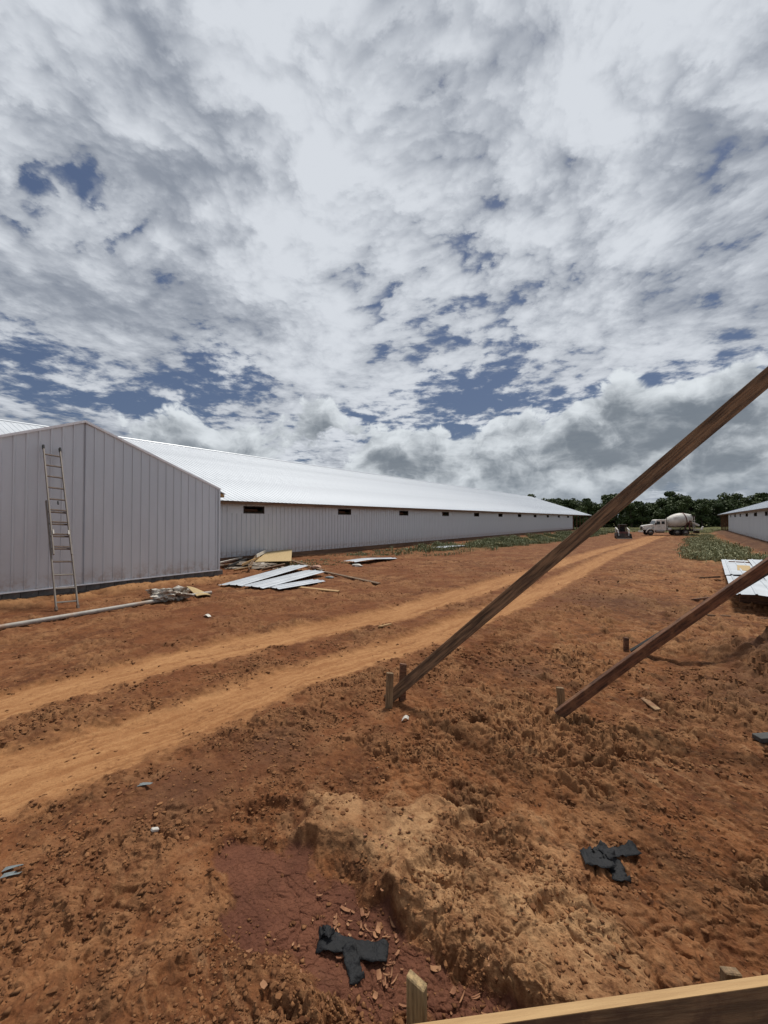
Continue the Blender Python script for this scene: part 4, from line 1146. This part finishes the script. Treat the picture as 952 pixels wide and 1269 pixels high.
# ------------------------------------------------------------------ concrete mixer truck
def wheel(root, x, y, r, w, dual=False):
    mb = MB(); mb.lathe([(-w / 2, r * .55), (-w / 2, r * .9), (-w / 2 + .05, r), (w / 2 - .05, r), (w / 2, r * .9), (w / 2, r * .55)], (x, y, r), (0, 1, 0), 20)
    t = mb.build('wheel', TYREM, root)
    mb = MB(); sg = 1 if y > 0 else -1
    mb.lathe([(-w / 2 - .015, r * .56), (-w / 2 + .03, r * .50), (-w / 2 + .06, r * .2), (-w / 2 - .02, r * .17), (-w / 2 - .03, .02)] if sg < 0 else
             [(w / 2 + .015, r * .56), (w / 2 - .03, r * .50), (w / 2 - .06, r * .2), (w / 2 + .02, r * .17), (w / 2 + .03, .02)], (x, y, r), (0, 1, 0), 16)
    mb.build('rim', RIMM, t)
def truck():
    # local frame: +x forward, +y left; rear tandem behind
    fw = at_depth(805.6, 661, 71.0)
    ang = R(-14)
    back = Vector((math.cos(ang), math.sin(ang), 0)); rz = math.atan2(-back.y, -back.x)
    z0 = gz(fw.x + 2.5, fw.y + .5)
    root = empty('mixer_truck', (fw.x + .3, fw.y + .9, z0), rz, 'white concrete mixer truck with a grey drum on the far clay', 'mixer truck')
    root.scale = (.96, .96, 1.0)
    # camera sees the left (+y) side since the truck faces -X
    B = lambda: MB()
    # chassis
    mb = B(); [mb.box((-3.2, sy * .42, .95), (8.0, .10, .26)) for sy in (-1, 1)]; mb.box((-.2, 0, .9), (.3, .9, .2)); mb.box((-6.9, 0, .95), (.2, .9, .2)); mb.build('chassis', DARKMET, root)
    # hood
    mb = B(); mb.prism([(1.05, .75), (1.10, 1.55), (1.0, 1.72), (-.55, 1.98), (-.55, .95), (-.52, .75), (-.5, .95), (.55, 1.15), (.6, .75)], -.80, .80)
    mb = B(); mb.prism([(1.08, .95), (1.12, 1.50), (.98, 1.72), (-.6, 1.96), (-.6, .95)], -.72, .72); h = mb.build('hood', TRUCKW, root, bevel=.04)
    mb = B(); mb.box((1.12, 0, 1.25), (.06, .95, .62)); mb.build('grille', DARKMET, h)
    for sy in (-1, 1):
        mb = B(); prof = []
        for k in range(9):
            a = math.pi * k / 8; prof.append((math.cos(a) * .72, .52 + math.sin(a) * .68))
        inner = [(math.cos(math.pi * k / 8) * .62, .52 + math.sin(math.pi * k / 8) * .58) for k in range(8, -1, -1)]
        mb.prism(prof + inner, sy * 1.02 - .16, sy * 1.02 + .16); mb.build('fender', TRUCKW, h)
        mb = B(); mb.cyl((1.02, sy * .86, 1.28), (1.10, sy * .86, 1.28), .12); mb.build('headlight', PALEM, root)
    mb = B(); mb.box((1.22, 0, .62), (.16, 2.2, .30)); mb.build('bumper', TRUCKW, root, bevel=.03)
    # cab
    mb = B(); mb.prism([(-.6, .85), (-.6, 1.90), (-.95, 2.66), (-1.15, 2.78), (-2.45, 2.80), (-2.55, 2.70), (-2.55, .85)], -1.05, 1.05); c = mb.build('cab', TRUCKW, root, bevel=.05)
    for sy in (-1, 1):
        mb = B(); mb.prism([(-.86, 1.92), (-1.05, 2.46), (-1.55, 2.46), (-1.55, 1.92)], sy * 1.052, sy * 1.075); mb.build('side_window', GLASSD, c)
        mb = B(); mb.prism([(-1.80, 1.98), (-1.80, 2.46), (-2.30, 2.46), (-2.30, 1.98)], sy * 1.052, sy * 1.075); mb.build('side_window', GLASSD, c)
        d = B(); d.box((-1.22, sy * 1.06, 1.42), (.80, .03, .92)); dd = d.build('door', TRUCKW, c, bevel=.01)
        mb = B(); mb.box((-1.52, sy * 1.09, 1.62), (.16, .03, .04)); mb.build('handle', DARKMET, dd)
        mb = B(); mb.box((-.72, sy * 1.28, 2.05), (.08, .22, .42)); mb.cyl((-.75, sy * 1.02, 2.2), (-.72, sy * 1.25, 2.2), .02); mb.build('mirror', DARKMET, c)
        mb = B(); mb.cyl((-.9, sy * .88, .72), (-2.2, sy * .88, .72), .29, n=14); mb.build('fuel_tank', RIMM, root)
        mb = B(); mb.box((-1.5, sy * 1.08, .55), (1.2, .16, .05)); mb.build('step', DARKMET, root)
    mb = B(); mb.add([(-.585, -.92, 1.95), (-.585, .92, 1.95), (-.93, .88, 2.62), (-.93, -.88, 2.62), (-.62, -.92, 1.95), (-.62, .92, 1.95), (-.97, .88, 2.62), (-.97, -.88, 2.62)],
                     [(0, 1, 2, 3), (7, 6, 5, 4), (0, 4, 5, 1), (1, 5, 6, 2), (2, 6, 7, 3), (3, 7, 4, 0)]); mb.build('windscreen', GLASSD, c)
    mb = B(); mb.cyl((-2.72, .75, 1.0), (-2.72, .75, 3.1), .08); mb.build('exhaust', RIMM, root)
    # drum: axis tilts upwards to the rear
    ax = Vector((-math.cos(R(13)), 0, math.sin(R(13))))
    mb = B(); mb.lathe([(0, .42), (.12, .62), (.55, .88), (1.2, 1.12), (1.9, 1.22), (2.5, 1.20), (3.1, 1.06), (3.7, .80), (4.2, .58), (4.25, .48)], (-2.85, 0, 2.18), ax, 28)
    dr = mb.build('drum', DRUMM, root)
    mb = B(); mb.lathe([(2.9, 1.13), (2.9, 1.17), (3.06, 1.12), (3.06, 1.0)], (-2.85, 0, 2.18), ax, 28); mb.build('drum_ring', REDM, dr)
    # spiral fin marks
    mb = B()
    q = ax.to_track_quat('Z', 'Y')
    for k in range(40):
        t = .3 + 2.4 * k / 40; a = k * .34
        rr = np.interp(t, [.12, .55, 1.2, 1.9, 2.5, 3.1], [.62, .88, 1.12, 1.22, 1.20, 1.06]) + .004
        mb.box(Vector((-2.85, 0, 2.18)) + ax * t + q @ Vector((rr * math.cos(a), rr * math.sin(a), 0)), (.05, .05, .05))
    mb.build('drum_weld', DRUMM, dr)
    mb = B(); mb.box((-2.85, 0, 1.45), (.20, 1.2, 1.1)); mb.build('front_pedestal', TRUCKW, root)
    mb = B()
    for sy in (-1, 1):
        mb.box((-6.35, sy * .78, 1.75), (.16, .12, 1.7)); mb.box((-6.0, sy * .78, 2.2), (.9, .10, .12)); mb.cyl((-5.4, sy * .7, 1.05), (-6.4, sy * .78, 2.6), .06); mb.cyl((-6.9, sy * .6, 1.0), (-6.5, sy * .6, 3.0), .05)
    mb.box((-6.35, 0, 2.0), (.16, 1.6, .12)); mb.build('rear_pedestal', REDM, root)
    mb = B(); mb.add([(-6.5, -.55, 3.55), (-6.5, .55, 3.55), (-7.5, .6, 3.45), (-7.5, -.6, 3.45), (-6.7, -.22, 2.65), (-6.7, .22, 2.65), (-7.1, .22, 2.65), (-7.1, -.22, 2.65)],
                     [(0, 4, 5, 1), (1, 5, 6, 2), (2, 6, 7, 3), (3, 7, 4, 0), (4, 7, 6, 5)]); mb.build('hopper', DARKMET, root)
    # chute
    mb = B(); mb.prism([(-6.9, 2.45), (-6.9, 2.3), (-8.0, 1.65), (-8.1, 1.75), (-8.1, 1.92)], -.28, .28); mb.build('chute', TRUCKW, root)
    mb = B(); mb.prism([(-7.0, 1.25), (-7.0, 1.05), (-8.3, 1.0), (-8.5, 1.6), (-8.3, 1.5), (-8.2, 1.2)], .45, .85); mb.build('chute_extension', TRUCKW, root)
    mb = B(); mb.box((-7.3, 0, .80), (.9, 2.2, .12)); mb.box((-7.7, 0, .60), (.10, 2.2, .4)); mb.build('rear_platform', DARKMET, root)
    mb = B()
    for k in range(6): mb.cyl((-7.15, .95, 1.0 + k * .32), (-6.85, .95, 1.0 + k * .32), .025)
    mb.cyl((-7.15, .95, .8), (-7.0, .95, 3.3), .03); mb.cyl((-6.85, .95, .8), (-6.7, .95, 3.3), .03); mb.build('access_ladder', TRUCKW, root)
    for sy in (-1, 1):
        mb = B(); mb.box((-4.95, sy * .95, 1.25), (2.9, .65, .06)); mb.box((-6.42, sy * .95, 1.0), (.05, .62, .5)); mb.build('mud_guard', DARKMET, root)
        mb = B(); mb.cyl((-2.9, sy * .75, 1.1), (-3.4, sy * .75, 1.1), .25); mb.build('water_tank', TRUCKW, root)
        wheel(root, 0, sy * .98, .52, .32); wheel(root, -4.25, sy * .92, .52, .5); wheel(root, -5.6, sy * .92, .52, .5)
truck()

def skid_steer():
    p = at_depth(771.5, 660, 60.0); z0 = gz(p.x, p.y)
    # local -y faces the camera
    root = empty('skid_steer_loader', (p.x, p.y, z0), R(-22), 'small skid steer loader with lowered bucket parked beyond the wheel tracks', 'loader')
    mb = MB(); mb.prism([(-.6, .35), (-.6, 1.0), (.6, 1.0), (.6, .35)], -.9, 1.2); mb.build('body', REDM, root, bevel=.04)
    mb = MB()
    for x in (-.48, .48):
        for y, t in ((-.55, 0), (.65, 0)): mb.cyl((x, y, 1.0), (x * .92, y * .95, 2.0), .05, n=6)
    mb.box((0, .05, 2.03), (1.05, 1.35, .08)); mb.box((0, .62, 1.5), (.9, .04, 1.0)); c = mb.build('cab', DARKMET, root)
    mb = MB(); mb.box((0, .25, 1.15), (.55, .5, .15)); mb.box((0, .5, 1.45), (.55, .12, .55)); mb.build('seat', BLACKPL, c)
    for sx in (-1, 1):
        mb = MB(); mb.cyl((sx * .72, 1.0, 1.55), (sx * .72, -.95, 1.25), .09, n=8); mb.cyl((sx * .72, -.95, 1.25), (sx * .62, -1.25, .45), .09, n=8); mb.cyl((sx * .72, 1.0, .9), (sx * .72, 1.0, 1.6), .10, n=8); mb.build('lift_arm', TRUCKW, root)
        for y in (-.5, .65):
            wheel(root, y * 0 + sx * .0, 0, .01, .01) if False else None
            mb = MB(); mb.lathe([(-.14, .22), (-.14, .36), (-.08, .40), (.08, .40), (.14, .36), (.14, .22)], (sx * .78, y, .40), (1, 0, 0), 16); w = mb.build('wheel', TYREM, root)
            mb = MB(); mb.lathe([(.0, .22), (.12 * sx, .20), (.13 * sx, .05)], (sx * .80, y, .40), (1, 0, 0), 12); mb.build('rim', RIMM, w)
    mb = MB(); mb.add([(-.95, -1.25, .75), (.95, -1.25, .75), (.95, -1.30, .10), (-.95, -1.30, .10), (.95, -2.0, .05), (-.95, -2.0, .05), (-.95, -1.33, .12), (.95, -1.33, .12)],
                      [(0, 1, 2, 3), (3, 2, 4, 5), (1, 4, 2), (0, 3, 5)]); b = mb.build('bucket', DARKMET, root)
    mb = MB(); mb.box((0, .95, 1.65), (.5, .3, .4)); mb.build('rear_cover', GREENM, root)
skid_steer()
def barrel():
    p = onG(738.5, 660.5)
    root = empty('dark_barrel', p, 0, 'small dark barrel standing at the end of the weed strip', 'barrel')
    mb = MB(); mb.lathe([(0, .33), (.05, .36), (.40, .34), (.43, .37), (.46, .34), (.82, .36), (1.05, .35), (1.08, .30), (1.06, .02)], (0, 0, 0), (0, 0, 1), 18); mb.build('drum_body', DARKMET, root)
    mb = MB(); mb.lathe([(1.06, .31), (1.09, .36), (1.12, .36), (1.12, .02)], (0, 0, 0), (0, 0, 1), 18); mb.build('lid', REDM, root)
barrel()

# ------------------------------------------------------------------ weeds
def weeds(name, label, spots, hmin, hmax, seed):
    rs = np.random.default_rng(seed); V = []; Fc = []; b = 0
    for (x, y, k) in spots:
        z = 0
        nl = int(13 + 9 * rs.random()); H = hmin + (hmax - hmin) * rs.random() ** 1.5
        for i in range(nl):
            a = rs.random() * 6.28; out = (.1 + .9 * rs.random()) * H * .8; h = H * (.35 + .75 * rs.random()); w = .012 + .026 * rs.random()
            ca, sa = math.cos(a), math.sin(a); ox, oy = rs.normal(0, .2, 2)
            p0 = np.array([x + ox, y + oy, k]); mid = p0 + [ca * out * .45, sa * out * .45, h * .8]; tip = p0 + [ca * out, sa * out, h * (.7 + .4 * rs.random())]
            sd = np.array([-sa, ca, 0]) * w
            V += [p0 - sd * .4, p0 + sd * .4, mid + sd, mid - sd, tip]; Fc += [(b, b + 1, b + 2, b + 3), (b + 3, b + 2, b + 4)]; b += 5
    me = bpy.data.meshes.new(name); me.from_pydata([tuple(v) for v in V], [], Fc); me.materials.append(WEEDM); me.update()
    return tag(link(bpy.data.objects.new(name, me)), label, 'weeds', kind='stuff')
def spots(n, s0, s1, D0, D1, seed, dens):
    rs = np.random.default_rng(seed); s = s0 + (s1 - s0) * rs.random(n); D = D0 + (D1 - D0) * rs.random(n)
    x = .6 * s - .8 * D; y = .8 * s + .6 * D
    cl = fbm(x * .35, y * .35, 3, seed); keep = rs.random(n) < dens(s, D, cl)
    x, y = x[keep], y[keep]; return list(zip(x, y, ground(x, y, False)))
weeds('weed_strip', 'green weeds growing along the foot of the long shed', spots(7000, 20, 104, 11.8, 18.3, 301,
      lambda s, D, c: np.clip((.42 + 1.7 * c) * sstep(19, 46, s) * sstep(11.8, 13.5, D) * (1 - sstep(17.3, 18.3, D)) + .02, 0, 1)), .15, .50, 1)
weeds('weed_patch', 'green weed patch behind the stacked roofing sheets', spots(4200, 28, 90, -4.2, .6, 302,
      lambda s, D, c: np.clip((.30 + 2.0 * c) * sstep(27.0, 31.5, s + 3 * c) * (1 - sstep(44, 75, s) * .75) * sstep(.6, -.8, D) * (1 - sstep(3.3, 4.2, -D)), 0, 1)), .15, .50, 2)
weeds('dry_grass', 'thin dry grass tufts beside the debris heap and flat metal sheet', spots(500, 11, 34, 13.6, 18.6, 303,
      lambda s, D, c: np.clip(.35 + c, 0, 1) * sstep(13.5, 15.5, D)), .05, .16, 3)
weeds('field_grass', 'rough grass of the field in front of the wood', spots(2600, 104, 140, -45, 30, 304, lambda s, D, c: np.clip(.6 + c, 0, 1)), .2, .5, 4)

# ------------------------------------------------------------------ trees
def tree_mesh(seed, H, W):
    rs = np.random.default_rng(seed)
    tr = MB()
    hh = H * .55; x = y = 0
    pts = [Vector((0, 0, -.3))]
    for k in range(4): pts.append(Vector((rs.normal(0, .18), rs.normal(0, .18), hh * (k + 1) / 4)))
    for k in range(4): tr.cyl(pts[k], pts[k + 1], .26 * (1 - k * .2), .26 * (.8 - k * .2), 7, caps=(k == 0))
    lobes = []
    for k in range(13):
        a = rs.random() * 6.28; zz = H * (.22 + .70 * rs.random()); rad = W * (.18 + .62 * rs.random()) * (1.1 - .75 * abs(zz / H - .45) * 1.3)
        c = Vector((math.cos(a) * rad, math.sin(a) * rad, zz)); lobes.append((c, W * (.24 + .20 * rs.random())))
        tr.cyl(pts[2 + k % 3], c, .09, .03, 5, caps=False)
    lobes.append((Vector((rs.normal(0, .3), rs.normal(0, .3), H * .86)), W * .32)); lobes.append((Vector((rs.normal(0, .5), rs.normal(0, .5), H * .72)), W * .42))
    V = []; Fc = []; b = 0
    for c, r in lobes:
        n = int(150 + 70 * rs.random())
        d = rs.normal(size=(n, 3)); d /= np.linalg.norm(d, axis=1)[:, None]
        rad = r * (.55 + .55 * rs.random(n)); p = np.array(c) + d * rad[:, None] * np.array([1, 1, .8])
        for i in range(n):
            nrm = d[i] * .7 + rs.normal(size=3) * .6 + np.array([0, 0, .4]); nrm /= np.linalg.norm(nrm)
            t = np.cross(nrm, rs.normal(size=3)); t /= np.linalg.norm(t); u = np.cross(nrm, t); q = .14 + .20 * rs.random()
            V += [p[i] - t * q * 1.3, p[i] - u * q * .8 + nrm * .05, p[i] + t * q * 1.3, p[i] + u * q * .8 + nrm * .05]; Fc.append((b, b + 1, b + 2, b + 3)); b += 4
    me = bpy.data.meshes.new('crown'); me.from_pydata([tuple(v) for v in V], [], Fc); me.materials.append(LEAFM); me.update()
    return tr.mesh('trunk', BARKM), me
protos = [tree_mesh(400 + k, h, w) for k, (h, w) in enumerate(((9.5, 3.4), (10.5, 3.6), (8.6, 3.8), (11.5, 3.3), (7.4, 3.9)))]
rt = random.Random(9)
def tree(x, y, k, sc, label, group):
    root = empty('broadleaf_tree', (x, y, gz(x, y)), rt.uniform(0, 6.28), label, 'tree', group)
    root.scale = (sc, sc, sc * rt.uniform(.92, 1.1))
    for nm, me in zip(('trunk', 'crown'), protos[k]):
        link(bpy.data.objects.new(nm, me), root)
# the wood edge runs across, about 150 m out; rows behind it
for row, (Y0, n, lab, grp) in enumerate(((141, 36, 'dark leafy tree in the front row of the wood edge behind the field', 'front row trees of the wood'),
                                         (146, 36, 'dark leafy tree deeper in the wood, seen over the front row', 'inner trees of the wood'),
                                         (152, 36, 'dark leafy tree at the back of the wood, only its top showing', 'rear trees of the wood'))):
    for k in range(n):
        x = 6 + k * 4.7 + rt.uniform(-1.4, 1.4) + row * 1.6; y = Y0 + rt.uniform(-2, 2) + max(0, (70 - x)) * .06
        tree(x, y, (2, 4, 0, 2, 4, 1, 3)[rt.randrange(7)] if row == 0 else rt.randrange(5), rt.uniform(.84, 1.04) + row * .08, lab, grp)
for x, y, k, sc in ((44, 162, 0, 1.35), (50, 162, 1, 1.28), (57, 163, 2, 1.40), (136, 147, 3, 1.15), (143, 146, 1, 1.2), (149, 150, 3, 1.25), (127, 148, 2, 1.25)):
    tree(x, y, k, sc, 'tall tree whose crown stands above the rest of the wood', 'tallest trees of the wood')
# dark undergrowth closing the foot of the wood
def understory():
    rs = np.random.default_rng(77); V = []; Fc = []; b = 0; n = 5200
    for i in range(n):
        x = 0 + 185 * rs.random(); y = 141 + 12 * rs.random() + max(0, 70 - x) * .06; z = -.5 + 3.6 * rs.random() ** 1.3
        q = .35 + .45 * rs.random(); t = rs.normal(size=3); t /= np.linalg.norm(t); u = np.cross(t, rs.normal(size=3)); u /= np.linalg.norm(u); p = np.array([x, y, z])
        V += [p - t * q, p - u * q * .7, p + t * q, p + u * q * .7]; Fc.append((b, b + 1, b + 2, b + 3)); b += 4
    me = bpy.data.meshes.new('undergrowth'); me.from_pydata([tuple(v) for v in V], [], Fc); me.materials.append(LEAFM); me.update()
    tag(link(bpy.data.objects.new('undergrowth', me)), 'dark undergrowth along the foot of the wood', 'undergrowth', kind='stuff')
understory()
